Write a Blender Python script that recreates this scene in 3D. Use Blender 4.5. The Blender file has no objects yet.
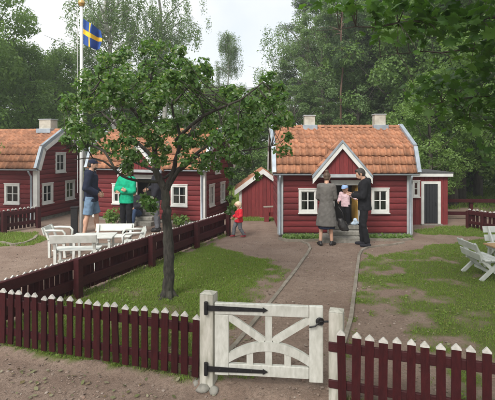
import bpy, bmesh, math, random
import numpy as np
from mathutils import Vector, Matrix, Euler
random.seed(11); RNG = np.random.default_rng(11)
SC = bpy.context.scene; COL = SC.collection
R = math.radians
# ------------------------------------------------------------------ camera, sky, sun, exposure
FPX, HY, CX, CAMH = 440.0, 148.0, 247.5, 2.1          # focal length / horizon row / centre column in photo pixels, eye height
cd = bpy.data.cameras.new('camera'); cam = bpy.data.objects.new('camera', cd); COL.objects.link(cam)
cam.location = (0, 0, CAMH); cam.rotation_euler = (R(90), 0, 0)
cd.sensor_width = 36; cd.lens = FPX / 495 * 36; cd.shift_y = -(200 - HY) / 495
cd.clip_start = .05; cd.clip_end = 3000
SC.camera = cam
SUN_EL, SUN_AZ = R(41), R(207)                         # azimuth clockwise from +Y: behind the viewer, to the left
w = bpy.data.worlds.new('World'); SC.world = w; w.use_nodes = True
nt = w.node_tree; nt.nodes.clear()
o_ = nt.nodes.new('ShaderNodeOutputWorld'); bg = nt.nodes.new('ShaderNodeBackground')
sky = nt.nodes.new('ShaderNodeTexSky'); sky.sky_type = 'NISHITA'; sky.sun_disc = False
sky.sun_elevation = SUN_EL; sky.sun_rotation = SUN_AZ
tc = nt.nodes.new('ShaderNodeTexCoord'); nz = nt.nodes.new('ShaderNodeTexNoise')
nz.inputs['Scale'].default_value = 2.6; nz.inputs['Detail'].default_value = 6
cr = nt.nodes.new('ShaderNodeMapRange'); cr.inputs[1].default_value = .30; cr.inputs[2].default_value = .60
cr.inputs[3].default_value = .62; cr.inputs[4].default_value = 1
mx = nt.nodes.new('ShaderNodeMix'); mx.data_type = 'RGBA'; mx.inputs[7].default_value = (6.9, 6.95, 7.0, 1)
nt.links.new(tc.outputs['Generated'], nz.inputs['Vector']); nt.links.new(nz.outputs[0], cr.inputs[0])
nt.links.new(cr.outputs[0], mx.inputs[0]); nt.links.new(sky.outputs[0], mx.inputs[6])
nt.links.new(mx.outputs[2], bg.inputs['Color']); bg.inputs['Strength'].default_value = .1
nt.links.new(bg.outputs[0], o_.inputs['Surface'])
sl = bpy.data.lights.new('sun', 'SUN'); sl.energy = 2.6; sl.angle = R(24); sl.color = (1, .96, .9)
so = bpy.data.objects.new('sun', sl); COL.objects.link(so)
sd = Vector((math.sin(SUN_AZ) * math.cos(SUN_EL), math.cos(SUN_AZ) * math.cos(SUN_EL), math.sin(SUN_EL)))
so.rotation_euler = sd.to_track_quat('Z', 'Y').to_euler(); so.location = sd * 50
SC.view_settings.view_transform = 'Standard'; SC.view_settings.look = 'None'
SC.view_settings.exposure = 0.80; SC.view_settings.gamma = 1; SC.view_settings.use_curve_mapping = False
SC.render.engine = 'CYCLES'
# ------------------------------------------------------------------ helpers
def G(x, y, z=0.0):
    """photo pixel -> point on the level z"""
    D = FPX * (CAMH - z) / (y - HY); return Vector(((x - CX) / FPX * D, D, z))
def PD(x, y, D):
    """photo pixel -> point at depth D"""
    return Vector(((x - CX) / FPX * D, D, CAMH - (y - HY) / FPX * D))
def tag(o, label=None, cat=None, group=None, kind=None):
    for k, v in (('label', label), ('category', cat), ('group', group), ('kind', kind)):
        if v: o[k] = v
    return o
def link(name, me, parent=None, loc=(0, 0, 0), rot=(0, 0, 0), scale=(1, 1, 1)):
    o = bpy.data.objects.new(name, me); COL.objects.link(o)
    o.location = loc; o.rotation_euler = rot; o.scale = scale
    if parent: o.parent = parent
    return o
def empty(name, loc=(0, 0, 0), rz=0):
    o = link(name, None, None, loc, (0, 0, rz)); o.empty_display_size = .1; return o
class MB:
    def __init__(s): s.v = []; s.f = []; s.m = []
    def add(s, vs, fs, mi=0):
        b = len(s.v); s.v += [tuple(v) for v in vs]; s.f += [tuple(b + i for i in f) for f in fs]; s.m += [mi] * len(fs); return s
    def box(s, x0, x1, y0, y1, z0, z1, mi=0, bev=0):
        if bev <= 0:
            return s.add([(x0,y0,z0),(x1,y0,z0),(x1,y1,z0),(x0,y1,z0),(x0,y0,z1),(x1,y0,z1),(x1,y1,z1),(x0,y1,z1)],
                  [(3,2,1,0),(4,5,6,7),(0,1,5,4),(1,2,6,5),(2,3,7,6),(3,0,4,7)], mi)
        b = min(bev, (x1-x0)*.45, (y1-y0)*.45, (z1-z0)*.45)
        vs = []
        for z, e in ((z0, b), (z0+b, 0), (z1-b, 0), (z1, b)):
            a0, a1, c0, c1 = x0+e, x1-e, y0+e, y1-e; q = b if e == 0 else b*.5
            vs += [(a0+q,c0,z),(a1-q,c0,z),(a1,c0+q,z),(a1,c1-q,z),(a1-q,c1,z),(a0+q,c1,z),(a0,c1-q,z),(a0,c0+q,z)]
        fs = [tuple(range(7,-1,-1)), tuple(range(24,32))]
        for k in range(3):
            for i in range(8): fs.append((k*8+i, k*8+(i+1)%8, k*8+8+(i+1)%8, k*8+8+i))
        return s.add(vs, fs, mi)
    def obox(s, p0, p1, w, h, up=(0,0,1), mi=0, bev=0):
        """box bar from p0 to p1; w across, h along up"""
        p0, p1, up = Vector(p0), Vector(p1), Vector(up); a = (p1-p0); L = a.length; a.normalize()
        sd = a.cross(up).normalized(); u = sd.cross(a)
        t = MB().box(0, L, -w/2, w/2, -h/2, h/2, bev=bev)
        return s.add([p0 + a*v[0] + sd*v[1] + u*v[2] for v in t.v], t.f, mi)
    def prism(s, poly, d0, d1, axis='y', mi=0):
        """extrude 2D poly; axis y: poly=(x,z); x: poly=(y,z); z: poly=(x,y)"""
        def P(p, d): return {'y': (p[0], d, p[1]), 'x': (d, p[0], p[1]), 'z': (p[0], p[1], d)}[axis]
        n = len(poly)
        return s.add([P(p, d0) for p in poly] + [P(p, d1) for p in poly],
              [tuple(range(n)), tuple(range(2*n-1, n-1, -1))] + [(i, n+i, n+(i+1)%n, (i+1)%n) for i in range(n)], mi)
    def tube(s, pts, rad, n=8, mi=0, cap=True, flat=None):
        pts = [Vector(p) for p in pts]; m = len(pts)
        if not hasattr(rad, '__len__'): rad = [rad]*m
        prev = None; vs = []
        for i, p in enumerate(pts):
            t = (pts[min(i+1, m-1)] - pts[max(i-1, 0)]).normalized()
            if prev is None:
                prev = t.orthogonal().normalized()
            prev = (prev - t*prev.dot(t)); prev = prev.normalized() if prev.length > 1e-6 else t.orthogonal().normalized()
            b = t.cross(prev)
            for k in range(n):
                a = 2*math.pi*k/n; vs.append(p + (prev*math.cos(a) + b*math.sin(a))*rad[i])
        fs = []
        for i in range(m-1):
            for k in range(n): fs.append((i*n+k, i*n+(k+1)%n, (i+1)*n+(k+1)%n, (i+1)*n+k))
        if cap: fs += [tuple(range(n-1,-1,-1)), tuple(range((m-1)*n, m*n))]
        return s.add(vs, fs, mi)
    def ell(s, c, r, rot=None, n=12, m=8, mi=0):
        c = Vector(c); M = rot.to_matrix() if isinstance(rot, Euler) else (rot or Matrix.Identity(3))
        r = (r, r, r) if not hasattr(r, '__len__') else r
        vs = [c + M @ Vector((0, 0, -r[2]))]
        for i in range(1, m):
            t = math.pi*i/m
            for k in range(n):
                a = 2*math.pi*k/n
                vs.append(c + M @ Vector((r[0]*math.sin(t)*math.cos(a), r[1]*math.sin(t)*math.sin(a), -r[2]*math.cos(t))))
        vs.append(c + M @ Vector((0, 0, r[2]))); e = len(vs)-1
        fs = [(0, 1+(k+1)%n, 1+k) for k in range(n)]
        for i in range(m-2):
            for k in range(n): fs.append((1+i*n+k, 1+i*n+(k+1)%n, 1+(i+1)*n+(k+1)%n, 1+(i+1)*n+k))
        fs += [(e, 1+(m-2)*n+k, 1+(m-2)*n+(k+1)%n) for k in range(n)]
        return s.add(vs, fs, mi)
    def cap(s, p0, p1, r0, r1, n=10, mi=0):
        """tapered capsule"""
        p0, p1 = Vector(p0), Vector(p1); a = (p1-p0).normalized()
        P, Q = [], []
        for t in (80, 55, 28): P.append(p0 - a*r0*math.sin(R(t))); Q.append(r0*math.cos(R(t)))
        P += [p0, p1]; Q += [r0, r1]
        for t in (28, 55, 80): P.append(p1 + a*r1*math.sin(R(t))); Q.append(r1*math.cos(R(t)))
        return s.tube(P, Q, n, mi)
    def mesh(s, name, mats, smooth=False):
        me = bpy.data.meshes.new(name); me.from_pydata(s.v, [], s.f)
        if not isinstance(mats, (list, tuple)): mats = [mats]
        for m in mats: me.materials.append(m)
        if len(mats) > 1: me.polygons.foreach_set('material_index', s.m)
        if smooth: me.polygons.foreach_set('use_smooth', [True]*len(s.f))
        me.update(); return me
    def build(s, name, mats, parent=None, smooth=False, **k):
        return link(name, s.mesh(name, mats, smooth), parent, **k)
# numpy value noise
def _h(i, j, s):
    n = (i.astype(np.int64)*374761393 + j.astype(np.int64)*668265263 + s*974634777) & 0x7fffffff
    n = ((n ^ (n >> 13)) * 1274126177) & 0x7fffffff
    return ((n ^ (n >> 16)) & 0xffff) / 65535.0
def vnoise(x, y, s=0):
    i, j = np.floor(x), np.floor(y); u, v = x-i, y-j; u = u*u*(3-2*u); v = v*v*(3-2*v)
    return (_h(i,j,s)*(1-u) + _h(i+1,j,s)*u)*(1-v) + (_h(i,j+1,s)*(1-u) + _h(i+1,j+1,s)*u)*v
def fbm(x, y, s=0, o=4):
    t, a, n = 0, 1.0, 0
    for k in range(o): t = t + a*vnoise(x*2**k, y*2**k, s+k); n += a; a *= .5
    return t/n
def sstep(a, b, x): t = np.clip((x-a)/(b-a), 0, 1); return t*t*(3-2*t)
# ------------------------------------------------------------------ materials
MATS = {}
def mat(name, c1, c2=None, scale=20, rough=.7, bump=0, bscale=None, stretch=(1,1,1), rnd=0, metal=0, spec=.5, lo=.35, hi=.65, c3=None, s3=4, f3=.5, detail=4):
    """two-colour noise mix with optional third blotch colour, bump and per-object brightness change"""
    m = bpy.data.materials.new(name); m.use_nodes = True; nt = m.node_tree; N = nt.nodes; L = nt.links
    b = N['Principled BSDF']; b.inputs['Roughness'].default_value = rough; b.inputs['Metallic'].default_value = metal
    b.inputs['Specular IOR Level'].default_value = spec
    c2 = c2 or c1
    tc = N.new('ShaderNodeTexCoord'); mp = N.new('ShaderNodeMapping'); mp.inputs['Scale'].default_value = stretch
    L.new(tc.outputs['Object'], mp.inputs['Vector'])
    if rnd:
        oi = N.new('ShaderNodeObjectInfo'); vm = N.new('ShaderNodeVectorMath'); vm.operation = 'SCALE'
        vm.inputs[0].default_value = (37.1, 11.7, 23.3); L.new(oi.outputs['Random'], vm.inputs['Scale'])
        L.new(vm.outputs[0], mp.inputs['Location'])
    nz = N.new('ShaderNodeTexNoise'); nz.inputs['Scale'].default_value = scale; nz.inputs['Detail'].default_value = detail
    L.new(mp.outputs[0], nz.inputs['Vector'])
    mr = N.new('ShaderNodeMapRange'); mr.inputs[1].default_value = lo; mr.inputs[2].default_value = hi
    L.new(nz.outputs[0], mr.inputs[0])
    mx = N.new('ShaderNodeMix'); mx.data_type = 'RGBA'; mx.inputs[6].default_value = (*c1, 1); mx.inputs[7].default_value = (*c2, 1)
    L.new(mr.outputs[0], mx.inputs[0]); out = mx.outputs[2]
    if c3:
        n3 = N.new('ShaderNodeTexNoise'); n3.inputs['Scale'].default_value = s3; n3.inputs['Detail'].default_value = 5
        L.new(mp.outputs[0], n3.inputs['Vector'])
        r3 = N.new('ShaderNodeMapRange'); r3.inputs[1].default_value = .48; r3.inputs[2].default_value = .7; r3.inputs[4].default_value = f3
        L.new(n3.outputs[0], r3.inputs[0])
        m3 = N.new('ShaderNodeMix'); m3.data_type = 'RGBA'; m3.inputs[7].default_value = (*c3, 1)
        L.new(r3.outputs[0], m3.inputs[0]); L.new(out, m3.inputs[6]); out = m3.outputs[2]
    if rnd:
        hs = N.new('ShaderNodeHueSaturation'); ra = N.new('ShaderNodeMapRange')
        ra.inputs[3].default_value = 1-rnd; ra.inputs[4].default_value = 1+rnd
        L.new(oi.outputs['Random'], ra.inputs[0]); L.new(ra.outputs[0], hs.inputs['Value']); L.new(out, hs.inputs['Color']); out = hs.outputs[0]
    L.new(out, b.inputs['Base Color'])
    if bump:
        bn = N.new('ShaderNodeTexNoise'); bn.inputs['Scale'].default_value = bscale or scale*2; bn.inputs['Detail'].default_value = 5
        L.new(mp.outputs[0], bn.inputs['Vector'])
        bp = N.new('ShaderNodeBump'); bp.inputs['Strength'].default_value = 1; bp.inputs['Distance'].default_value = bump
        L.new(bn.outputs[0], bp.inputs['Height']); L.new(bp.outputs[0], b.inputs['Normal'])
    MATS[name] = m; return m
def leafmat(name, cols, rough=.5, trans=.35, tcol=(1.25, 1.2, .5), spec=.35):
    """leaf colour differs from leaf to leaf; light shines through"""
    m = bpy.data.materials.new(name); m.use_nodes = True; nt = m.node_tree; N = nt.nodes; L = nt.links
    b = N['Principled BSDF']; b.inputs['Roughness'].default_value = rough; b.inputs['Specular IOR Level'].default_value = spec
    ge = N.new('ShaderNodeNewGeometry'); rp = N.new('ShaderNodeValToRGB')
    el = rp.color_ramp.elements
    while len(el) < len(cols): el.new(.5)
    for i, c in enumerate(cols): el[i].position = i/(len(cols)-1); el[i].color = (*c, 1)
    L.new(ge.outputs['Random Per Island'], rp.inputs[0]); L.new(rp.outputs[0], b.inputs['Base Color'])
    t = N.new('ShaderNodeBsdfTranslucent'); vm = N.new('ShaderNodeMix'); vm.data_type = 'RGBA'; vm.blend_type = 'MULTIPLY'; vm.inputs[0].default_value = 1
    vm.inputs[7].default_value = (*tcol, 1); L.new(rp.outputs[0], vm.inputs[6]); L.new(vm.outputs[2], t.inputs[0])
    ms = N.new('ShaderNodeMixShader'); ms.inputs[0].default_value = trans
    L.new(b.outputs[0], ms.inputs[1]); L.new(t.outputs[0], ms.inputs[2]); L.new(ms.outputs[0], N['Material Output'].inputs['Surface'])
    MATS[name] = m; return m
def glassmat():
    m = bpy.data.materials.new('window_glass'); m.use_nodes = True; nt = m.node_tree; N = nt.nodes; L = nt.links
    N.remove(N['Principled BSDF'])
    g = N.new('ShaderNodeBsdfGlossy'); g.inputs['Roughness'].default_value = .03; t = N.new('ShaderNodeBsdfTransparent'); t.inputs[0].default_value = (.8, .85, .84, 1)
    fr = N.new('ShaderNodeFresnel'); fr.inputs[0].default_value = 1.7
    nz = N.new('ShaderNodeTexNoise'); nz.inputs['Scale'].default_value = 6; bp = N.new('ShaderNodeBump'); bp.inputs['Distance'].default_value = .0015
    L.new(nz.outputs[0], bp.inputs['Height']); L.new(bp.outputs[0], g.inputs['Normal'])
    ms = N.new('ShaderNodeMixShader'); L.new(fr.outputs[0], ms.inputs[0]); L.new(t.outputs[0], ms.inputs[1]); L.new(g.outputs[0], ms.inputs[2])
    L.new(ms.outputs[0], N['Material Output'].inputs['Surface']); return m
FALU = mat('falu_red_paint', (.122,.0118,.0145), (.172,.0195,.0215), 9, .8, .002, 60, (1,6,6), rnd=.2, c3=(.085,.0115,.014), s3=3)
FALU2 = mat('falu_red_boards', (.15,.0165,.019), (.20,.026,.026), 9, .8, .002, 60, (6,6,1), rnd=.12, c3=(.11,.014,.016), s3=3)
FENCE = mat('maroon_fence_paint', (.033,.0050,.0064), (.050,.0080,.0094), 14, .75, .002, 70, (4,4,1), rnd=.2, c3=(.026,.007,.008), s3=5, spec=.18)
RAIL = mat('maroon_rail_paint', (.042,.0062,.008), (.06,.0098,.0118), 10, .65, .002, 60, (1,1,3), rnd=.1, c3=(.034,.010,.011), s3=4, spec=.3)
TIP = mat('weathered_white_tip', (.62,.60,.56), (.44,.43,.39), 30, .7, .001, rnd=.1)
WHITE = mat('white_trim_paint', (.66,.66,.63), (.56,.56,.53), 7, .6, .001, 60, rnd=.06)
GATEW = mat('weathered_white_paint', (.60,.60,.55), (.48,.48,.43), 10, .65, .0015, 60, (3,3,1.2), c3=(.34,.34,.28), s3=7, f3=.25, rnd=.06)
POSTW = mat('weathered_white_post', (.55,.53,.47), (.40,.39,.33), 9, .75, .002, 50, (3,3,.8), c3=(.20,.19,.13), s3=5, f3=.6)
BENCHW = mat('white_bench_paint', (.64,.65,.62), (.52,.54,.50), 8, .6, .001, 60, c3=(.36,.38,.33), s3=6, f3=.4)
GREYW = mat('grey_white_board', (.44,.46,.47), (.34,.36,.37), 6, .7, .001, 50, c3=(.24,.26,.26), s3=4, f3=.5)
METAL = mat('zinc_sheet', (.30,.35,.40), (.40,.45,.50), 6, .45, metal=.35, c3=(.2,.23,.25))
TILE = mat('clay_tile', (.285,.118,.059), (.375,.178,.098), 22, .85, .001, 90, rnd=.24, c3=(.17,.10,.07), s3=8, f3=.5)
PLASTER = mat('pale_chimney_plaster', (.40,.37,.31), (.50,.47,.40), 10, .9, .003, 50, c3=(.24,.22,.18), s3=6, f3=.6)
DARK = mat('dark_interior', (.012,.011,.011), (.02,.017,.015), 4, .9)  # near-black colour stands in for the shade inside the cottage rooms
DOORD = mat('black_brown_door', (.014,.015,.019), (.022,.023,.028), 12, .6, .001, 50, (4,4,1))
YELLOW = mat('ochre_door_paint', (.42,.24,.045), (.50,.30,.06), 8, .6, .001, 40)
IRON = mat('black_iron', (.010,.010,.012), (.022,.021,.022), 40, .5, .0008, 120, metal=.3)
STONE = mat('grey_stone', (.20,.19,.165), (.30,.285,.25), 18, .9, .004, 60, c3=(.12,.12,.09), s3=5, f3=.6, rnd=.12)
WOODG = mat('greyed_wood', (.27,.235,.19), (.38,.335,.28), 12, .85, .002, 60, c3=(.16,.14,.11), s3=5, f3=.5)
EDGE = mat('weathered_edging_wood', (.20,.17,.135), (.30,.265,.215), 12, .9, .003, 50, c3=(.11,.095,.07), s3=3, f3=.7)
PINEW = mat('pine_tabletop', (.42,.25,.12), (.52,.34,.18), 10, .6, .001, 50, (1,8,1))
POLEW = mat('flagpole_paint', (.50,.51,.50), (.60,.61,.60), 5, .5)
GOLD = mat('gilded_knob', (.55,.36,.12), (.65,.45,.18), 10, .35, metal=.8)
BARK = mat('dark_grey_bark', (.022,.019,.016), (.058,.05,.042), 30, .95, .022, 34, (1,1,.35), c3=(.085,.09,.06), s3=7, f3=.5)
BARKF = mat('forest_bark', (.06,.05,.042), (.11,.095,.08), 14, .95, .012, 22, (1,1,.3))
BARKP = mat('pine_bark', (.085,.05,.034), (.14,.085,.058), 10, .95, .012, 16, (1,1,.4))
BARKB = mat('birch_bark', (.36,.35,.32), (.48,.47,.44), 9, .9, .006, 14, (.5,.5,2.5), c3=(.06,.055,.05), s3=5, f3=.9)
CURT = mat('white_curtain', (.55,.54,.50), (.42,.41,.38), 12, .9)
GLASS = glassmat()
L_OAK = leafmat('broad_leaf', [(.115,.20,.058), (.155,.255,.074), (.195,.31,.094), (.135,.215,.072)], trans=.5, tcol=(1.3,1.35,.6))
L_LIME = leafmat('light_leaf', [(.15,.245,.068), (.19,.30,.085), (.225,.345,.105), (.165,.26,.08)], trans=.5, tcol=(1.3,1.35,.6))
L_BIRCH = leafmat('birch_leaf', [(.125,.205,.085), (.16,.245,.10), (.185,.28,.115), (.145,.215,.10)], trans=.5, tcol=(1.3,1.35,.7))
L_PINE = leafmat('pine_needle', [(.045,.085,.036), (.065,.115,.05), (.085,.14,.06)], trans=.25)
L_TREE = leafmat('whitebeam_leaf', [(.054,.122,.028), (.084,.175,.04), (.115,.225,.055), (.068,.142,.036), (.095,.185,.046), (.13,.225,.07), (.46,.52,.40)], trans=.48, rough=.42, tcol=(1.3,1.35,.5))
L_MAPLE = leafmat('maple_leaf', [(.052,.125,.026), (.085,.185,.038), (.115,.235,.05), (.064,.145,.03)], trans=.5, rough=.42, tcol=(1.3,1.35,.5))
L_GRASS = leafmat('grass_blade', [(.165,.255,.048), (.215,.325,.065), (.25,.365,.085), (.175,.265,.05), (.36,.35,.16)], trans=.45, rough=.6, spec=.2)
L_DRY = leafmat('dry_grass_blade', [(.20,.18,.09), (.11,.14,.04), (.26,.22,.12), (.08,.11,.03)], trans=.2, rough=.8, spec=.2)
L_FALL = leafmat('fallen_leaf', [(.19,.19,.10), (.27,.25,.16), (.13,.155,.065), (.20,.135,.07), (.34,.33,.24)], trans=.05, rough=.8, spec=.2)
PEB = leafmat('pebble', [(.20,.145,.11), (.27,.21,.17), (.14,.095,.075), (.34,.28,.235), (.24,.15,.112)], trans=0, rough=.9, spec=.3)
def groundmat():
    m = bpy.data.materials.new('gravel_soil_ground'); m.use_nodes = True; nt = m.node_tree; N = nt.nodes; L = nt.links
    b = N['Principled BSDF']; b.inputs['Roughness'].default_value = .95; b.inputs['Specular IOR Level'].default_value = .2
    tc = N.new('ShaderNodeTexCoord')
    def noise(s, d=5):
        n = N.new('ShaderNodeTexNoise'); n.inputs['Scale'].default_value = s; n.inputs['Detail'].default_value = d; L.new(tc.outputs['Object'], n.inputs['Vector']); return n.outputs[0]
    def mr(i, a, c, d0=0, d1=1):
        r = N.new('ShaderNodeMapRange'); r.inputs[1].default_value = a; r.inputs[2].default_value = c; r.inputs[3].default_value = d0; r.inputs[4].default_value = d1; L.new(i, r.inputs[0]); return r.outputs[0]
    def mix(f, a, c):
        x = N.new('ShaderNodeMix'); x.data_type = 'RGBA'; L.new(f, x.inputs[0])
        for k, q in ((6, a), (7, c)):
            if isinstance(q, tuple): x.inputs[k].default_value = (*q, 1)
            else: L.new(q, x.inputs[k])
        return x.outputs[2]
    n1, n2, n3 = noise(1.3), noise(38), noise(150, 3)
    soil = mix(mr(n1, .35, .65), (.262,.185,.143), (.335,.25,.198))
    n4 = noise(5.5, 6)
    soil = mix(mr(n4, .46, .68, 0, .4), soil, (.165,.108,.082))
    soil = mix(mr(n2, .42, .72, 0, .6), soil, (.135,.094,.071))
    soil = mix(mr(n3, .58, .74, 0, .75), soil, (.40,.33,.28))
    turf = mix(mr(n2, .35, .65), (.10,.145,.032), (.145,.155,.05))
    at = N.new('ShaderNodeAttribute'); at.attribute_name = 'grass'
    fac = mr(at.outputs['Fac'], .15, .75)
    out = mix(fac, soil, turf)
    L.new(out, b.inputs['Base Color'])
    bp = N.new('ShaderNodeBump'); bp.inputs['Distance'].default_value = .012; ad = N.new('ShaderNodeMath'); ad.operation = 'ADD'
    L.new(n2, ad.inputs[0]); L.new(n3, ad.inputs[1]); L.new(ad.outputs[0], bp.inputs['Height']); L.new(bp.outputs[0], b.inputs['Normal'])
    return m
GROUND = groundmat()
# ------------------------------------------------------------------ ground and lawns
def fence_y(x): return 3.86 - .32*x                     # line of the front picket fence
def poly_in(px, py, poly):
    r = np.zeros(px.shape, bool); n = len(poly)
    for i in range(n):
        x0, y0 = poly[i]; x1, y1 = poly[(i+1) % n]
        c = ((y0 > py) != (y1 > py)) & (px < (x1-x0)*(py-y0)/((y1-y0) if y1 != y0 else 1e-9) + x0); r ^= c
    return r
def W2(pts): return [tuple(G(*p)[:2]) for p in pts]
PATH_L = W2([(213,371),(230,352),(256,321),(274,299),(295,272),(307,255),(310.5,249),(308,244.5),(300,241.5),(290,240),(281,239)])
PATH_R = W2([(334,400),(342,350),(351,319),(354.5,292),(357,272),(359,256),(362,250.5),(368,248),(380,246.5),(394,245),(404,243)])
def seg_dist(px, py, pl):
    d = np.full(px.shape, 1e9)
    for (x0, y0), (x1, y1) in zip(pl[:-1], pl[1:]):
        dx, dy = x1-x0, y1-y0; t = np.clip(((px-x0)*dx + (py-y0)*dy)/(dx*dx+dy*dy+1e-12), 0, 1)
        d = np.minimum(d, np.hypot(px-x0-t*dx, py-y0-t*dy))
    return d
LF0, LF1 = Vector((-3.04, 4.83, 0)), Vector((-.52, 10.62, 0))   # long side fence
LAWN_L = [(-2.9, 4.85), (-.35, 4.02), (.0, 3.98)] + PATH_L[1:7] + [(.95, 9.6), (.2, 10.2), (-.25, 10.1), (-.62, 10.2), (-2.42, 6.1)]
LAWN_R = [(.86, 3.66), (3.5, 2.8), (7.5, 4), (9, 9), (6.4, 10.6), (3.9, 9.35), (2.75, 8.8), (2.35, 8.6)] + PATH_R[6:0:-1]
def grass_mask(x, y):
    wx = x + (fbm(x*2.1, y*2.1, 3)-.5)*.55; wy = y + (fbm(x*2.1+7, y*2.1, 5)-.5)*.7
    n = fbm(x*1.7, y*1.7, 9); n2 = fbm(x*5, y*5, 21)
    dl, dr = seg_dist(x, y, PATH_L), seg_dist(x, y, PATH_R)
    a = poly_in(wx, wy, LAWN_L)*1.0
    a *= .15 + .85*sstep(.02, .75, dl + (n2-.5)*.9); a *= sstep(.02, .2, dl + (n2-.5)*.3)
    a *= sstep(-.1, .5, 8.9 - y + 1.3*(-.1-x) + (n-.5)*2.2)
    a *= .45 + .55*sstep(.30, .5, n2*.5+n*.5)
    b = poly_in(wx, wy, LAWN_R)*1.0
    b *= sstep(-.05, .28, (n*.5 + n2*.5) - .50 + .085*(x-1.75) + .035*(6.2-y) + .14*np.clip(y-4, -1, 1) - .35*np.exp(-((x-1.25)/.45)**2 - ((y-4.7)/.9)**2))
    b = np.maximum(b, .75*(poly_in(wx, wy, LAWN_R))*np.exp(-(dr/.09)**2)*sstep(.4, .55, n2)*(y < 8))
    c = np.hypot((wx+6.3)/1.7, (wy-10.0)/.95) < 1
    d = (np.hypot((wx-5.6)/1.5, (wy-11.1)/.6) < 1)*.9
    e = (np.hypot((wx-.45)/1.0, (wy-13.0)/.35) < 1)*.9
    far = sstep(14.6, 16, y + (n-.5)*2)
    edge = np.exp(-((y-fence_y(x)-.03)/.07)**2)*sstep(.42, .6, n2)*((x < -.42) | (x > .85))
    return np.clip(np.maximum.reduce([a, b, c*1.0, d, e, far, edge*.6]), 0, 1)*sstep(-.06, .0, y-fence_y(x)+(n2-.5)*.08)
def gz(x, y):
    """ground height: the yard lies a little above the gravel in front of the fence"""
    t = y - fence_y(x)
    gate = np.exp(-((x-.15)/.42)**4)
    z = -.062*(1-sstep(-.085, -.02, t + (fbm(x*6, y*6, 40)-.5)*.09)) 
    z = z*(1-.35*gate*(t > -.3))
    return z + (fbm(x*1.1, y*1.1, 31)-.5)*.012*sstep(2, 3, y) - .0
def axis(lo, hi, step, far):
    a = np.arange(lo, hi+1e-6, step); e = []; s = step; p = hi
    while p < far: s *= 1.35; p += s; e.append(p)
    b = []; s = step; p = lo
    while p > -far: s *= 1.35; p -= s; b.append(p)
    return np.array(b[::-1] + list(a) + e)
gx_, gy_ = axis(-7.5, 7.5, .06, 100), axis(2.3, 16, .06, 100)
XX, YY = np.meshgrid(gx_, gy_); nx_, ny_ = len(gx_), len(gy_)
V = np.stack([XX, YY, gz(XX, YY)], -1).reshape(-1, 3)
idx = np.arange(nx_*ny_).reshape(ny_, nx_)
F = np.stack([idx[:-1,:-1], idx[:-1,1:], idx[1:,1:], idx[1:,:-1]], -1).reshape(-1, 4)
def np_mesh(name, V, F, mats, smooth=False):
    me = bpy.data.meshes.new(name); k = F.shape[1]
    me.vertices.add(len(V)); me.vertices.foreach_set('co', np.ascontiguousarray(V, np.float32).ravel())
    me.loops.add(F.size); me.loops.foreach_set('vertex_index', np.ascontiguousarray(F, np.int32).ravel())
    me.polygons.add(len(F)); me.polygons.foreach_set('loop_start', np.arange(0, F.size, k, dtype=np.int32))
    if smooth: me.polygons.foreach_set('use_smooth', np.ones(len(F), bool))
    for m in (mats if isinstance(mats, (list, tuple)) else [mats]): me.materials.append(m)
    me.update(calc_edges=True); me.validate(); return me
gme = np_mesh('ground', V, F, GROUND, True)
at = gme.attributes.new('grass', 'FLOAT', 'POINT'); at.data.foreach_set('value', grass_mask(XX, YY).ravel().astype(np.float32))
tag(link('ground', gme), kind='structure')
def ribbon_path():
    """gravel path sheet between the two edgings"""
    n = 40
    def res(pl):
        p = np.array(pl); s = np.r_[0, np.cumsum(np.hypot(*np.diff(p, axis=0).T))]; t = np.linspace(0, s[-1], n)
        return np.stack([np.interp(t, s, p[:,0]), np.interp(t, s, p[:,1])], -1)
    a, b = res(PATH_L[:7]), res(PATH_R[:7]); m = 9; Vv = []
    for i in range(n):
        for k in range(m):
            q = a[i]*(1-k/(m-1)) + b[i]*(k/(m-1)); Vv.append((q[0], q[1], 0))
    Vv = np.array(Vv); Vv[:,2] = gz(Vv[:,0], Vv[:,1]) + .012; Vv[:4*m,2] -= np.repeat([.05,.03,.016,.006], m)
    ii = np.arange(n*m).reshape(n, m)
    Ff = np.stack([ii[:-1,:-1], ii[:-1,1:], ii[1:,1:], ii[1:,:-1]], -1).reshape(-1, 4)
    tag(link('path', np_mesh('path', Vv, Ff, GROUND, True)), kind='structure')
ribbon_path()
def edging(name, pl, wd=.05, top=.032):
    mb = MB(); p = [Vector((x, y, 0)) for x, y in pl]; q = []
    for i in range(len(p)-1):
        for k in range(4): q.append(p[i].lerp(p[i+1], k/4))
    q.append(p[-1]); vs = []
    for i, c in enumerate(q):
        t = (q[min(i+1, len(q)-1)] - q[max(i-1, 0)]).normalized(); s = Vector((-t.y, t.x, 0))*wd/2; z = float(gz(np.array(c.x), np.array(c.y)))
        tz = top + random.uniform(-.006, .006)
        vs += [c - s + Vector((0,0,z-.05)), c - s + Vector((0,0,z+tz)), c + s + Vector((0,0,z+tz+random.uniform(-.003,.003))), c + s + Vector((0,0,z-.05))]
    fs = [(0,1,2,3), (len(vs)-1, len(vs)-2, len(vs)-3, len(vs)-4)]
    for i in range(len(q)-1):
        for k in range(3): fs.append((i*4+k, i*4+4+k, i*4+5+k, i*4+k+1))
    return tag(mb.add(vs, fs).build(name, EDGE), kind='structure')
edging('path_edging_left', PATH_L); edging('path_edging_right', PATH_R)
edging('flower_bed_edging', W2([(0,243),(12,245.5),(24,244),(34,240),(37,236)]), .06, .04)
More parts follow.
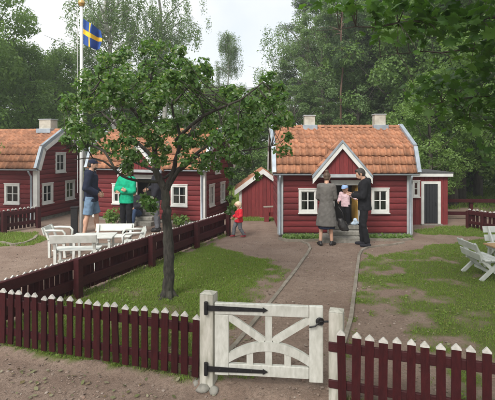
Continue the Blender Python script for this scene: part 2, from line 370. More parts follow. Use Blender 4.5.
# leaf-like faces in bulk ------------------------------------------------------------
def rot_basis(nrm, dirs):
    n = nrm/np.linalg.norm(nrm, axis=1, keepdims=True); d = dirs - n*(dirs*n).sum(1, keepdims=True)
    l = np.linalg.norm(d, axis=1, keepdims=True); d = np.where(l > 1e-6, d/np.maximum(l, 1e-6), np.array([[1., 0, 0]])); return np.cross(d, n), d, n
def scatter(cen, nrm, dirs, size, tv, tf):
    """copy a small template (x across, y along, z normal) to every centre"""
    a, d, n = rot_basis(nrm, dirs); tv = np.array(tv, float); tf = np.array(tf)
    s = size if np.ndim(size) == 2 else np.repeat(np.reshape(size, (-1, 1)), 3, 1)
    V = cen[:,None,:] + (tv[None,:,0:1]*s[:,None,0:1])*a[:,None,:] + (tv[None,:,1:2]*s[:,None,1:2])*d[:,None,:] + (tv[None,:,2:3]*s[:,None,2:3])*n[:,None,:]
    F = (tf[None] + (np.arange(len(cen))*len(tv))[:,None,None]).reshape(-1, tf.shape[1])
    return V.reshape(-1, 3), F
T_DIAM = ([(0,-.5,0),(.30,-.05,.06),(0,.5,-.03),(-.30,-.05,.06)], [(0,1,2),(0,2,3)])
T_LEAF = ([(0,-.5,0),(.24,-.28,.05),(.31,.05,.06),(0,.5,-.06),(-.31,.05,.06),(-.24,-.28,.05)], [(0,1,2,3),(0,3,4,5)])
def maple_t():
    o = [(0,-.42),(.12,-.36),(.36,-.40),(.32,-.20),(.56,-.10),(.42,.02),(.50,.26),(.24,.20),(.14,.30),(0,.58)]
    pts = o + [(-x, y) for x, y in o[-2:0:-1]]
    v = [(0,-.05,.03)] + [(x, y, -.10*abs(x)-.10*max(0, y)) for x, y in pts]; n = len(pts)
    return v, [(0, i+1, (i+1) % n+1) for i in range(n)]
T_MAPLE = maple_t()
def rnd_unit(n):
    v = RNG.normal(size=(n, 3)); return v/np.linalg.norm(v, axis=1, keepdims=True)
# grass ---------------------------------------------------------------------------------
def grass_patch(name, label, x0, x1, y0, y1, dens, hgt, mat_, wid=.007, thr=.25, mask=None, group=None):
    n = int((x1-x0)*(y1-y0)*dens); x = RNG.uniform(x0, x1, n); y = RNG.uniform(y0, y1, n)
    m = (mask or grass_mask)(x, y); k = RNG.uniform(0, 1, n)*.9 + .05 < m
    k &= (m > thr); x, y, m = x[k], y[k], m[k]; n = len(x)
    if not n: return
    c = np.stack([x, y, gz(x, y)-.004], -1)
    lean = RNG.normal(0, .55, (n, 3)); lean[:,2] = 1; hh = hgt*RNG.uniform(.45, 1.25, n)*(.6+.4*m)
    up = lean/np.linalg.norm(lean, axis=1, keepdims=True)
    Vv, Ff = scatter(c, np.cross(up, rnd_unit(n)), up, np.stack([np.full(n, wid)*RNG.uniform(.7,1.5,n), hh, hh], -1),
                     [(-.5,0,0),(.5,0,0),(.28,.6,.06),(0,1,.22)], [(0,1,2),(0,2,3)])
    o = link(name, np_mesh(name, Vv, Ff, mat_)); tag(o, label, 'grass', group, 'stuff'); return o
grass_patch('grass', 'short green lawn grass growing round the dark trunked tree', -3, 1.6, 3.9, 10.6, 6000, .042, L_GRASS, .0075)
grass_patch('grass', 'patchy green lawn grass growing right of the gravel path', .8, 7.5, 2.9, 10.8, 3200, .038, L_GRASS, .008)
grass_patch('grass', 'small patch of green grass before the far left cottage', -8, -4.6, 9, 11.2, 2200, .06, L_GRASS, .011)
grass_patch('grass', 'strip of green grass before the flat roofed annex', 4, 7.2, 10.4, 11.8, 2000, .06, L_GRASS, .011)
grass_patch('grass', 'strip of green grass before the plain red shed', -.6, 1.5, 12.6, 13.4, 2200, .06, L_GRASS, .011)
grass_patch('grass', 'rough grass spreading under the woodland trees', -16, 16, 14.5, 24, 170, .16, L_GRASS, .03)
def fencefoot(x, y):
    t = y - fence_y(x); n = fbm(x*4.3, y*4.3, 77)
    return np.exp(-((t-.03)/.055)**2)*sstep(.42, .6, n)*((x < -.45) | (x > .82))
grass_patch('grass', 'straggling dry grass along the foot of the front picket fence', -3.2, 2.4, 2.7, 5.1, 7000, .075, L_DRY, .006, .12, fencefoot)
def fence2foot(x, y):
    dx, dy = (LF1-LF0)[:2]; L = math.hypot(dx, dy); t = ((x-LF0.x)*(-dy) + (y-LF0.y)*dx)/L; n = fbm(x*4, y*4, 55)
    return np.exp(-((t+.02)/.08)**2)*sstep(.4, .55, n)
grass_patch('grass', 'longer grass along the foot of the long rail fence', -3, -.4, 4.8, 10.6, 2600, .10, L_GRASS, .007, .15, fence2foot)
# pebbles, fallen leaves
def pebbles():
    n = 14000; y = 2.6 + 7.9*RNG.uniform(0, 1, n)**1.6; x = RNG.uniform(-.66, .66, n)*y
    k = (grass_mask(x, y) < .3); x, y = x[k], y[k]; n = len(x)
    onp = poly_in(x, y, PATH_L[:7] + PATH_R[6::-1])
    s = .0045 + .015*RNG.uniform(0, 1, n)**3.8; c = np.stack([x, y, gz(x, y) + s*.25 + onp*.012], -1)
    up = np.tile([[0., 0, 1]], (n, 1)) + RNG.normal(0, .2, (n, 3))
    t = [(1,0,0),(.3,.8,.1),(-.8,.5,0),(-.7,-.6,.1),(.4,-.9,0),(.1,.1,.62)]
    V_, F_ = scatter(c, up, rnd_unit(n), np.stack([s*RNG.uniform(.7,1.4,n), s, s], -1), t, [(0,1,5),(1,2,5),(2,3,5),(3,4,5),(4,0,5)])
    tag(link('pebbles', np_mesh('pebbles', V_, F_, PEB, True)), 'loose small pebbles strewn over the gravel ground', 'gravel', None, 'stuff')
pebbles()
def fallen():
    n = 620; y = RNG.uniform(3.0, 4.9, n); x = RNG.uniform(-.62, .62, n)*y; t = fence_y(x)-y; k = (t > .05) & (RNG.uniform(0,1,n) < (.25+.75*(x < -.5)))
    x, y = x[k], y[k]; m = 240; y2 = RNG.uniform(4, 10, m); x2 = RNG.uniform(-.3, .55, m)*y2
    x, y = np.r_[x, x2], np.r_[y, y2]; n = len(x)
    s = np.where(y < 4.9, RNG.uniform(.022, .06, n), RNG.uniform(.02, .04, n)); c = np.stack([x, y, gz(x, y) + .014], -1)
    up = np.tile([[0., 0, 1]], (n, 1)) + RNG.normal(0, .28, (n, 3))
    V_, F_ = scatter(c, up, rnd_unit(n), s, [(0,-.5,0),(.28,-.2,.1),(.3,.1,.04),(0,.5,.12),(-.3,.1,.02),(-.28,-.2,.14)], [(0,1,2,3),(0,3,4,5)])
    tag(link('fallen_leaves', np_mesh('fallen_leaves', V_, F_, L_FALL)), 'pale fallen leaves scattered on the gravel before the fence', 'leaves', None, 'stuff')
fallen()
def weeds():
    n = 5200; y = RNG.uniform(3.4, 9.5, n); x = RNG.uniform(-2.9, 6.5, n); m = grass_mask(x, y); k = (m > .35) & (fbm(x*2.3, y*2.3, 88) > .5); x, y = x[k], y[k]; n = len(x)
    up = np.tile([[0., 0, 1]], (n, 1)) + RNG.normal(0, .35, (n, 3)); c = np.stack([x, y, gz(x, y) + .022], -1)
    V_, F_ = scatter(c, up, rnd_unit(n), RNG.uniform(.02, .055, n), *T_LEAF)
    tag(link('lawn_weeds', np_mesh('lawn_weeds', V_, F_, L_GRASS)), 'broad leaved weeds and clover growing in the lawn', 'weeds', None, 'stuff')
weeds()
# ------------------------------------------------------------------ fences
def picket_mesh(wd=.066, th=.019, h=.575):
    mb = MB(); a, b = h-.043, h-.033
    mb.box(-wd/2, wd/2, -th/2, th/2, 0, a)
    e = .0015
    mb.prism([(-wd/2-e, a), (wd/2+e, a), (wd/2+e, b), (.004, h), (-.004, h), (-wd/2-e, b)], -th/2-e, th/2+e, 'y', 1)
    return mb.mesh('picket', [FENCE, TIP])
PICK = picket_mesh()
def post_mb(wd, h, cap=.03, bev=.004):
    mb = MB().box(-wd/2, wd/2, -wd/2, wd/2, -.15, h-cap, bev=bev)
    t = wd/2
    mb.add([(-t,-t,h-cap),(t,-t,h-cap),(t,t,h-cap),(-t,t,h-cap),(0,0,h)], [(0,1,4),(1,2,4),(2,3,4),(3,0,4)])
    return mb
def fence(name, label, p0, p1, picks, posts, rails=((.42,.50),(.12,.19)), side=-1, th=.03, pick_h=1.0, ext=(0,0), group='maroon picket fences', post_w=.085, post_h=.56, railoff=0.0):
    """p0->p1 seen left to right; pickets on the side*normal face of the rails; posts on the other face"""
    p0, p1 = Vector(p0), Vector(p1); d = p1-p0; L = d.length; ang = math.atan2(d.y, d.x)
    root = empty(name, p0, ang); tag(root, label, 'fence', group)
    z0 = 0
    for za, zb in rails:
        MB().box(-ext[0], L+ext[1], -th/2+railoff, th/2+railoff, za, zb, bev=.006).build('rail', RAIL, root)
    py = side*(th/2+.0115)+railoff
    for t in picks:
        link('picket', PICK, root, (t, py, .035+random.uniform(-.006,.006)), (random.uniform(-.02,.02), random.gauss(0,.014), random.uniform(-.03,.03)), (random.uniform(.92,1.05), 1, pick_h*random.uniform(.975,1.015)))
    for t in posts:
        o = post_mb(post_w, post_h, .012).build('post', RAIL, root, loc=(t, -side*(th/2+post_w/2+.0015)+railoff, 0))
    return root
FD = Vector((1, -.32, 0)).normalized()
def FP(x, off=0): return Vector((x, fence_y(x)+off, 0))
XL0, XLG, XRG, XR1 = -3.03, -.33, .69, 2.6
# pickets at the photo's own columns
def along(px, p0):
    k = (px-CX)/FPX; x = 3.86*k/(1+.32*k); return (FP(x)-p0).length
pL = FP(XL0)
pk = [along(p, pL) for p in [4.5,12.5,21,29,37,45.8,54.2,62.7,71.5,80.4,89.8,98.7,108,117.8,127,137,146.2,156,165.8,176,185.8,196.4]]
pk = [pk[0]-.106*(i+1) for i in range(4) if pk[0]-.106*(i+1) > .03][::-1] + pk
fL = fence('picket_fence', 'maroon picket fence with white tips left of the white gate', pL, FP(-.395), pk, [], ext=(0, .03))
pR = FP(.70)
pk = [along(p, pR) for p in [342.7,356,369,382.7,396.7,410.7,425.7,440.7,455.3,471,486.3]]
pk += [pk[-1]+.113*(i+1) for i in range(5)]
fR = fence('picket_fence', 'maroon picket fence with white tips right of the white gate', pR, FP(XR1), pk, [], ext=(.03, 0))
# long fence: rails and posts towards the lawn, pickets on the far side
LL = (LF1-LF0).length
def lt(D): return (D-LF0.y)/(LF1.y-LF0.y)*LL
fM = fence('picket_fence', 'long maroon rail fence running back between lawn and benches', LF0, LF1, [.05+.084*i for i in range(int(LL/.084))],
      [lt(6.2), lt(7.78), lt(9.22), LL-.04], rails=((.395,.53),(.12,.25)), side=1, th=.06, pick_h=.89, post_w=.095, post_h=.565)
a, b = G(-30, 238), G(38.5, 227)
fence('picket_fence', 'short maroon fence before the far left cottage', a, b, [.06+.106*i for i in range(int((b-a).length/.106))],
      [(b-a).length-.05, (b-a).length-.95, (b-a).length-1.9], rails=((.40,.50),(.12,.21)), side=1, th=.04, post_w=.10, post_h=.55, pick_h=.93)
a, b = G(467, 228), G(530, 238.5)
fence('picket_fence', 'maroon rail fence with white tips at the right edge beyond the lawn', a, b, [.06+.106*i for i in range(int((b-a).length/.106))],
      [.04, .45, .95, 1.4], rails=((.36,.46),(.12,.20)), side=1, th=.035, post_w=.06, post_h=.47, pick_h=.83)
def rail_fence(name, label, pts, h=(.42,.17), m=FENCE, wd=.045, ht=.10):
    root = empty(name, pts[0]); tag(root, label, 'fence')
    for q in pts: post_mb(.09, .58, .01).build('post', m, root, loc=q-pts[0])
    for z in h:
        for a, b in zip(pts[:-1], pts[1:]):
            o = Vector((0, -.075, z)); MB().obox(a-pts[0]+o, b-pts[0]+o, wd, ht, bev=.004).build('rail', m, root)
    return root
rail_fence('rail_fence', 'dark two rail fence behind the annex at the edge of the wood', [Vector((5.15, 13.1, 0)), Vector((6.6, 13.0, 0)), Vector((8.2, 12.9, 0))], (.55, .18))
# ------------------------------------------------------------------ gate and its posts
gpL, gpR = G(208.7, 381), FP(.745, .06); gpL.z = gpR.z = 0
FA = math.atan2(-.32, 1)
def gate_post(label, loc, h, w_):
    o = post_mb(w_, h, .022, .008).build('gate_post', POSTW, None, loc=loc, rot=(0, 0, FA)); return tag(o, label, 'post', 'white gate posts')
gate_post('white weathered gate post with black hinges, left of the gate', gpL, .82, .128)
gate_post('white weathered gate post right of the gate beside the latch', gpR, .765, .118)
gA = PD(215, 372, 3.90); gA.z = 0; gB = PD(323, 379, 3.80); gB.z = 0
d = gB-gA; GW = d.length
gate = empty('garden_gate', gA, math.atan2(d.y, d.x)); tag(gate, 'white wooden garden gate with arched brace and black strap hinges', 'gate')
Z0, Z1, T = .10, .735, .042; rw = .125
def gp(name, mb, m=GATEW): return mb.build(name, m, gate)
gp('stile', MB().box(0, rw, -T/2, T/2, Z0, Z1-.103, bev=.005)); gp('stile', MB().box(GW-.118, GW, -T/2-.004, T/2, Z0-.02, Z1+.002, bev=.005))
gp('rail', MB().box(0, GW-.121, -T/2-.002, T/2, Z1-.10, Z1, bev=.005)); gp('rail', MB().box(rw+.002, GW-.121, -T/2, T/2, Z0+.005, Z0+.105, bev=.005))
xc = (rw+GW-.118)/2; xa, xb = rw, GW-.118; AZ0, AZ1 = .26, .375
def arch_z(x): u = (x-xc)/((xb-xa)/2); return AZ1 - (AZ1-AZ0)*u*u
N_ = 14; xs = [xa + (xb-xa)*i/N_ for i in range(N_+1)]
gp('arch', MB().prism([(x, arch_z(x)-.045) for x in xs] + [(x, arch_z(x)+.035) for x in xs[::-1]], -T/2-.001, T/2-.004, 'y'))
gp('upright', MB().box(xc-.03, xc+.03, -T/2+.006, T/2-.008, arch_z(xc)+.02, Z1-.09)); gp('upright', MB().box(xc-.03, xc+.03, -T/2+.006, T/2-.008, Z0+.1, arch_z(xc)-.03))
for s in (-1, 1):
    x = xc + s*.165; gp('baluster', MB().box(x-.028, x+.028, -T/2+.006, T/2-.008, Z0+.1, arch_z(x)-.03))
    gp('brace', MB().obox((xc+s*.04, .002, arch_z(xc)+.035), (xc+s*((xb-xa)/2+.01), .002, Z1-.115), .062, T-.014, (0,1,0)))
for z in (Z1-.045, Z0+.055):
    h = MB(); L_ = .47
    h.prism([(-.075, z-.024), (L_-.04, z-.014), (L_-.045, z-.026), (L_, z), (L_-.045, z+.026), (L_-.04, z+.014), (-.075, z+.024)], -T/2-.012, -T/2-.0055, 'y')
    o = gp('strap_hinge', h, IRON)
    MB().tube([(-.075, -T/2-.012, z-.055), (-.075, -T/2-.012, z+.055)], .018, 8).build('hinge_knuckle', IRON, o)
    for x in (.05, .2, .33): MB().ell((x, -T/2-.012, z), (.009,.006,.009), n=6, m=4).build('bolt', IRON, o)
l = MB().ell((GW-.03, -T/2-.014, Z1-.12), (.035,.012,.035)); l.tube([(GW-.03, -T/2-.02, Z1-.12), (GW-.07, -T/2-.035, Z1-.155), (GW-.12, -T/2-.035, Z1-.165)], .008, 6)
l.tube([(GW-.03, -T/2-.02, Z1-.12), (GW+.045, -T/2-.018, Z1-.115)], .009, 6); l.tube([(GW-.03,-T/2-.03,Z1-.09+.03*math.cos(a)) if 0 else (GW-.02+.022*math.cos(a), -T/2-.03, Z1-.115+.03*math.sin(a)) for a in [i*math.pi/5 for i in range(11)]], .006, 5)
gp('latch', l, IRON)
# stones round the foot of the left gate post
for i, (px, py, s) in enumerate([(197, 383, .05), (204, 389, .06), (214, 391, .05)]):
    p = G(px, py, -.04); mb = MB().ell((0,0,0), (s*1.2, s*.9, s*.7), n=8, m=6)
    mb.v = [tuple(c*random.uniform(.85, 1.15) for c in v) for v in mb.v]
    o = mb.build('stone', STONE, None, True, loc=(p.x, p.y, -.045+s*.2), rot=(0, 0, random.uniform(0, 6)))
    tag(o, ['small grey stone between the left picket fence and the foot of the hinge post', 'largest grey stone at the foot of the hinge post, left of the other', 'round grey stone at the foot of the hinge post, under the gate'][i], 'stone', 'stones at the gate post')
# ------------------------------------------------------------------ cottages
def plank_mesh(mt):
    pr = [(.018,0), (-.010,.004), (-.021,.022), (-.026,.05), (-.026,.09), (-.021,.118), (-.010,.136), (.018,.14)]
    return MB().prism(pr, 0, 1, 'x').mesh('plank', mt)
PLANK = plank_mesh(FALU)
def tile_mesh(wd=.16, ln=.235):
    n = 7; vs = []; top = []
    xs = [i/(n-1) for i in range(n)]
    xs = [0, .07, .18, .32, .5, .72, 1.0]
    def hz(u): return float(np.interp(u, xs, [-.024, .016, .028, .016, -.008, -.014, -.008]))
    for y, lift in ((0, .036), (ln*.5, .017), (ln, .0)):
        for u in xs: vs.append(((u-.02)*wd*1.08, y, hz(u)+lift+.02))
    for u in xs: vs.append(((u-.02)*wd*1.08, .002, hz(u)+.004))
    fs = []
    for r in range(2):
        for i in range(n-1): fs.append((r*n+i, r*n+i+1, (r+1)*n+i+1, (r+1)*n+i))
    for i in range(n-1): fs.append((3*n+i, 3*n+i+1, i+1, i))
    return MB().add(vs, fs).mesh('tile', TILE, True)
TILEM = tile_mesh()
RIDGEM = MB().add([(x, math.sin(a)*r_, math.cos(a)*r_*.8) for x, r_ in ((-.01, .078), (.155, .07)) for a in [R(t) for t in (-100,-65,-30,0,30,65,100)]],
                  [(i, i+1, 8+i, 7+i) for i in range(6)]).mesh('ridge_tile', TILE, True)
def place_tiles(roof, O, U, Vv, ncol, nrow, pitch, skip=None):
    """O lower left corner of the slope, U along the eave, Vv up the slope (parent space)"""
    U = Vector(U); L = Vector(Vv).length; Vn = Vector(Vv).normalized(); cw = U.length/ncol; Un = U.normalized(); Nn = Un.cross(Vn)
    M = Matrix((Un, Vn, Nn)).transposed(); cl = L/nrow
    for r in range(nrow):
        for c in range(ncol):
            p = Vector(O) + Un*cw*c + Vn*(cl*r) + Nn*.004
            if skip and skip(p + Un*cw/2 + Vn*cl/2): continue
            o = link('tile', TILEM, roof); o.location = p
            e = (M @ Euler((random.uniform(-.02,.02), random.uniform(-.02,.02), random.uniform(-.025,.025))).to_matrix()).to_euler(); o.rotation_euler = e
            o.scale = (cw/.16, cl*1.16/.235, 1)
def window(root, loc, rot, w_, h_, cols=2, rows=2, cas=.055, curtain=True, sill=True):
    """loc: lower left outer corner on the wall face; x right, -y outward"""
    fr = MB(); o_, i_ = -.045, .03
    fr.box(0, cas, o_, i_, 0, h_); fr.box(w_-cas, w_, o_, i_, 0, h_); fr.box(cas, w_-cas, o_+.002, i_, h_-cas, h_); fr.box(cas, w_-cas, o_+.002, i_, 0, cas)
    fr.box(-.012, w_+.012, o_-.012, o_+.03, h_-.004, h_+.02)
    W_ = fr.build('window', WHITE, root, loc=loc, rot=rot)
    mu = MB(); a, b = cas, w_-cas; c, d = cas, h_-cas
    sw = .018
    for (x0, x1, z0, z1) in ((a, a+sw, c, d), (b-sw, b, c, d), (a+sw, b-sw, c, c+sw), (a+sw, b-sw, d-sw, d)): mu.box(x0, x1, -.022, .016, z0, z1)
    for k in range(1, cols): x = a+(b-a)*k/cols; mu.box(x-.013, x+.013, -.021, .015, c+sw, d-sw)
    for k in range(1, rows): z = c+(d-c)*k/rows; mu.box(a+sw, b-sw, -.015, .012, z-.008, z+.008)
    mu.build('muntin', WHITE, W_)
    MB().box(a+.004, b-.004, -.002, .002, c+.004, d-.004).build('pane', GLASS, W_)
    if sill: MB().box(-.015, w_+.015, o_-.03, o_+.012, -.028, -.002).build('sill', WHITE, W_)
    if curtain:
        for x0, x1 in ((a+.005, a+(b-a)*.30), (b-(b-a)*.30, b-.005)):
            n = 10; vs = []
            for i in range(n+1):
                u = i/n; x = x0+(x1-x0)*u; y = .06+.012*math.sin(u*16)
                vs += [(x, y, c-.03), (x, y, d+.03)]
            MB().add(vs, [(2*i, 2*i+2, 2*i+3, 2*i+1) for i in range(n)]).build('curtain', CURT, W_)
    return W_
def rows_minus(z0, z1, x0, x1, ops):
    """pieces of one plank row left between openings"""
    iv = sorted((max(a, x0), min(b, x1)) for a, b, c, d in ops if c < z1-.02 and d > z0+.02 and b > x0 and a < x1)
    out = []; p = x0
    for a, b in iv:
        if a > p+.01: out.append((p, a))
        p = max(p, b)
    if p < x1-.01: out.append((p, x1))
    return out
def barge(root, A, B, hgt, y0, y1, name, m, e=0, lift=0):
    """sloping board with a plumb cut at the peak B"""
    a, b = Vector((A.x, A.z+lift)), Vector((B.x, B.z)); pl = [(a.x, a.y), (b.x, b.y), (b.x, b.y-hgt), (a.x, a.y-hgt)]
    if a.x > b.x: pl = [pl[1], pl[0], pl[3], pl[2]]
    MB().prism(pl, y0, y1, 'y').build(name, m, root)
def cottage(name, label, origin, rz, W_, DP, EZ=1.47, KZ=2.10, RZ=2.63, front=(), gable=(), left_side=False, porch=None, chimneys=(), pipes=(), base=.10, tilecols=22, group='red cottages with tiled roofs', door=None):
    root = empty(name, origin, rz); tag(root, label, 'house', group)
    ky = .11; ry = DP/2; PR = [(0, EZ), (ky, KZ-.05), (ry, RZ-.06), (DP-ky, KZ-.05), (DP, EZ)]
    IN = .34
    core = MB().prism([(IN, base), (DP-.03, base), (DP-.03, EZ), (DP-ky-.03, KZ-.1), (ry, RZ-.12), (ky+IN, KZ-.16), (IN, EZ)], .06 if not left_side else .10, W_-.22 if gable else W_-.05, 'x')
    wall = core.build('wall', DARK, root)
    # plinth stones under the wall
    pl = MB(); x = 0.02
    pl.box(.02, W_-.02, .02, DP-.02, -.05, base+.01); pl.build('plinth', STONE, root)
    nrow = 10; rh = (EZ-base)/nrow
    ops = [(a+.02, b-.02, c, d) for a, b, c, d in front] + ([(door[0], door[1], 0, door[2])] if door else [])
    for r in range(nrow):
        z0 = base+rh*r
        for a, b in rows_minus(z0, z0+rh, .0, W_, ops):
            link('plank', PLANK, wall, (a, 0, z0), (0, 0, 0), (b-a, 1, rh/.14))
        for a, b, c, d in front:
            for q0, q1 in ((z0, min(z0+rh, c+.03)), (max(z0, d-.03), z0+rh)):
                if q1-q0 > .012 and c < z0+rh-.02 and d > z0+.02: link('plank', PLANK, wall, (a+.02, 0, q0), (0, 0, 0), (b-a-.04, 1, (q1-q0)/.14))
    def half(z):
        if z <= EZ: return 0
        if z <= KZ-.05: return ky*(z-EZ)/(KZ-.05-EZ)
        return ky + (ry-ky)*(z-KZ+.05)/(RZ-.06-KZ+.05)
    if gable:
        gops = [(a+.02, b-.02, c, d) for a, b, c, d in gable]; z0 = base
        while z0 < RZ-.2:
            h0 = half(min(z0+rh*.5, RZ-.1)); 
            for a, b in rows_minus(z0, z0+rh, h0, DP-h0, gops):
                link('plank', PLANK, wall, (W_, a, z0), (0, 0, R(90)), (b-a, 1, rh/.14))
            for a, b, c, d in gable:
                for q0, q1 in ((z0, min(z0+rh, c+.03)), (max(z0, d-.03), z0+rh)):
                    if q1-q0 > .012 and c < z0+rh-.02 and d > z0+.02: link('plank', PLANK, wall, (W_, a+.02, q0), (0, 0, R(90)), (b-a-.04, 1, (q1-q0)/.14))
            z0 += rh
    if left_side:
        z0 = base
        while z0 < RZ-.2:
            h0 = half(min(z0+rh*.5, RZ-.1)); link('plank', PLANK, wall, (0, DP-h0, z0), (0, 0, R(-90)), (DP-2*h0, 1, rh/.14)); z0 += rh
    # roof: boards under the tiles, then tiles one by one
    OV = .155; e0 = (-.15, EZ+.045); k0 = (.085, KZ); r0 = (ry, RZ)
    prof = [e0, k0, r0, (DP-.085, KZ), (DP+.15, EZ+.045), (DP+.13, EZ+.02), (DP-.11, KZ-.04), (ry, RZ-.05), (.11, KZ-.04), (-.13, EZ+.02)]
    roof = MB().prism(prof, -OV, W_+OV, 'x').build('roof', mat_cache('roof_boards'), root)
    skip = None
    if porch:
        px0, px1, pz, pd = porch; pm = (px0+px1)/2
        def skip(p):
            zt = pz - (pz-EZ+.02)*abs(p.x-pm)/((px1-px0)/2); return p.y < 1.2 and p.z < zt-.17 and abs(p.x-pm) < (px1-px0)/2
    place_tiles(roof, (-OV, e0[0]-.02, e0[1]-.01), (W_+2*OV, 0, 0), (0, k0[0]-e0[0]+.02, k0[1]-e0[1]+.01), tilecols, 3, 0, skip)
    place_tiles(roof, (-OV, k0[0]-.035, k0[1]-.005), (W_+2*OV, 0, 0), (0, r0[0]-k0[0]+.035, r0[1]-k0[1]), tilecols, 5, 0, skip)
    n = int((W_+2*OV)/.15)
    for i in range(n): link('ridge_tile', RIDGEM, roof, (-OV+i*(W_+2*OV)/n, ry, RZ+.012), (0, random.uniform(-.03,.03), 0))
    # verge boards: white board on the gable and zinc cap on top
    def verge(x, s):
        pts = [e0, k0, r0, (DP-.085, KZ), (DP+.15, EZ+.045)]
        for (a, b) in zip(pts[:-1], pts[1:]):
            mb = MB(); an = Vector((0, a[0], a[1])); bn = Vector((0, b[0], b[1])); t = (bn-an).normalized(); nn = Vector((0, -t.z, t.y))
            if nn.z < 0: nn = -nn
            o1 = Vector((x, 0, 0))
            mb.obox(an+o1-nn*.06-t*.012, bn+o1-nn*.06+t*.012, .028, .12, nn); mb.build('verge_board', WHITE, root)
            mc = MB(); mc.obox(an+o1-Vector((s*.035,0,0))+nn*.053-t*.01, bn+o1-Vector((s*.035,0,0))+nn*.053+t*.01, .088, .095, nn); mc.build('verge_cap', METAL, root)
    verge(-OV-.016, -1); verge(W_+OV+.016, 1)
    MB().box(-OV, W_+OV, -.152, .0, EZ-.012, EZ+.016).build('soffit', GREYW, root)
    # gutter in pieces either side of the porch
    segs = [(-OV, W_+OV)] if not porch else [(-OV, porch[0]-.02), (porch[1]+.02, W_+OV)]
    for a, b in segs:
        n = 7; vs = [(x, -.20+.035*math.cos(t), EZ+.03+.035*math.sin(t)) for x in (a, b) for t in [math.pi+math.pi*i/(n-1) for i in range(n)]]
        MB().add(vs, [(i, i+1, n+i+1, n+i) for i in range(n-1)]).build('gutter', METAL, root)
    for x in pipes:
        MB().tube([(x, -.19, EZ+.0), (x, -.17, EZ-.06), (x, -.075, EZ-.17), (x, -.07, .12), (x, -.11, .06)], .026, 8).build('downpipe', METAL, root, True)
    for x in ([0, W_] if True else []):
        s = 1 if x else -1
        cb = MB(); cb.box(min(x, x-s*.085), max(x, x-s*.085), -.045, -.027, base-.03, EZ-.012); cb.box(min(x+s*.001, x+s*.045), max(x+s*.001, x+s*.045), -.045, .075, base-.03, EZ+.0)
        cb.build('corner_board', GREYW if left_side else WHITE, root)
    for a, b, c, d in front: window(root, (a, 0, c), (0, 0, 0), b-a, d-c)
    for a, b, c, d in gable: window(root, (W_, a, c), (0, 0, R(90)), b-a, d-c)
    for x, cw, ch in chimneys:
        c = MB().box(x-cw/2, x+cw/2, ry-cw*.42, ry+cw*.42, RZ-.2, RZ+ch, bev=.006).build('chimney', PLASTER, root)
        MB().box(x-cw/2-.02, x+cw/2+.02, ry-cw*.42-.02, ry+cw*.42+.02, RZ+ch+.001, RZ+ch+.028, bev=.006).build('chimney_cap', GREYW, c)
        MB().box(x-cw/2-.05, x+cw/2+.05, ry-cw*.42-.09, ry+cw*.42+.09, RZ-.08, RZ+.062, bev=.012).build('flashing', METAL, c)
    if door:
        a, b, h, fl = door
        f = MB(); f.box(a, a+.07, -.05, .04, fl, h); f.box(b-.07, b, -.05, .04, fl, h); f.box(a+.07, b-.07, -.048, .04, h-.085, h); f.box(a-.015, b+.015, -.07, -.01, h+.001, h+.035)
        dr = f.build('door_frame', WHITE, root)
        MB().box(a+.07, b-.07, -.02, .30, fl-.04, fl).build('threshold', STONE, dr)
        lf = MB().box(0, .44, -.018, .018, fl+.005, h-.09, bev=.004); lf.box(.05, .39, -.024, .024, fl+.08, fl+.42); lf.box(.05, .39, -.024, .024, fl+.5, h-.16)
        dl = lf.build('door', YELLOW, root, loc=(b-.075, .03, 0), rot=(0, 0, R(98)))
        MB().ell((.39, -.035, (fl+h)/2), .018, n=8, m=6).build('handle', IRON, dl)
    if porch:
        px0, px1, pz, pd = porch; pm = (px0+px1)/2; hw = (px1-px0)/2; ez = EZ+.0
        pg = MB(); n = 9
        pr = MB().prism([(px0+.12, ez+.03), (px1-.12, ez+.03), (pm, pz-.12)], -pd+.09, 1.0, 'y'); porchw = pr.build('porch_gable', FALU2, root)
        k = 11
        for i in range(k):
            x0 = px0+.12+(2*hw-.24)*i/k; x1 = px0+.12+(2*hw-.24)*(i+1)/k-.006
            zt = lambda x: ez+.03+(pz-.15-ez)*(1-abs(x-pm)/(hw-.12))
            if x0 < pm < x1: poly = [(x0, ez+.032), (x1, ez+.032), (x1, zt(x1)), (pm, pz-.13), (x0, zt(x0))]
            else: poly = [(x0, ez+.032), (x1, ez+.032), (x1, max(zt(x1), ez+.04)), (x0, max(zt(x0), ez+.04))]
            MB().prism(poly, -pd+.07, -pd+.088, 'y').build('board', FALU2, porchw)
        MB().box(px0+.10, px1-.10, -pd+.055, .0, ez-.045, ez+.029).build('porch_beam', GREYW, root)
        sl = (pz-ez+.03)/hw
        for s in (-1, 1):
            A = Vector((pm+s*hw, 0, ez-.03)); B = Vector((pm, 0, pz)); t = (B-A).normalized(); nn = Vector((-t.z, 0, t.x)); nn = nn if nn.z > 0 else -nn
            pd_ = MB(); pd_.prism([(A.x, A.z), (B.x, B.z), (B.x, B.z-.04), (A.x, A.z-.04)] if s < 0 else [(B.x, B.z), (A.x, A.z), (A.x, A.z-.04), (B.x, B.z-.04)], -pd+.03, .95, 'y')
            rf = pd_.build('porch_roof', mat_cache('roof_boards'), root)
            if s < 0: place_tiles(rf, (A.x, .78, A.z), (0, -pd+.06-.78, 0), (B.x-A.x, 0, B.z-A.z), 6, 4, 0)
            else: place_tiles(rf, (A.x, -pd+.06, A.z), (0, .78+pd-.06, 0), (B.x-A.x, 0, B.z-A.z), 6, 4, 0)
            barge(root, A-t*.03, B, .135, -pd-.015, -pd+.015, 'barge_board', WHITE, 0); barge(root, A-t*.04, B+Vector((0,0,.062)), .058, -pd-.035, -pd+.055, 'barge_cap', METAL, 0, .062)
    return root
_mc = {}
def mat_cache(n):
    if n not in _mc: _mc[n] = mat(n, (.10,.055,.035), (.15,.085,.055), 12, .9)
    return _mc[n]
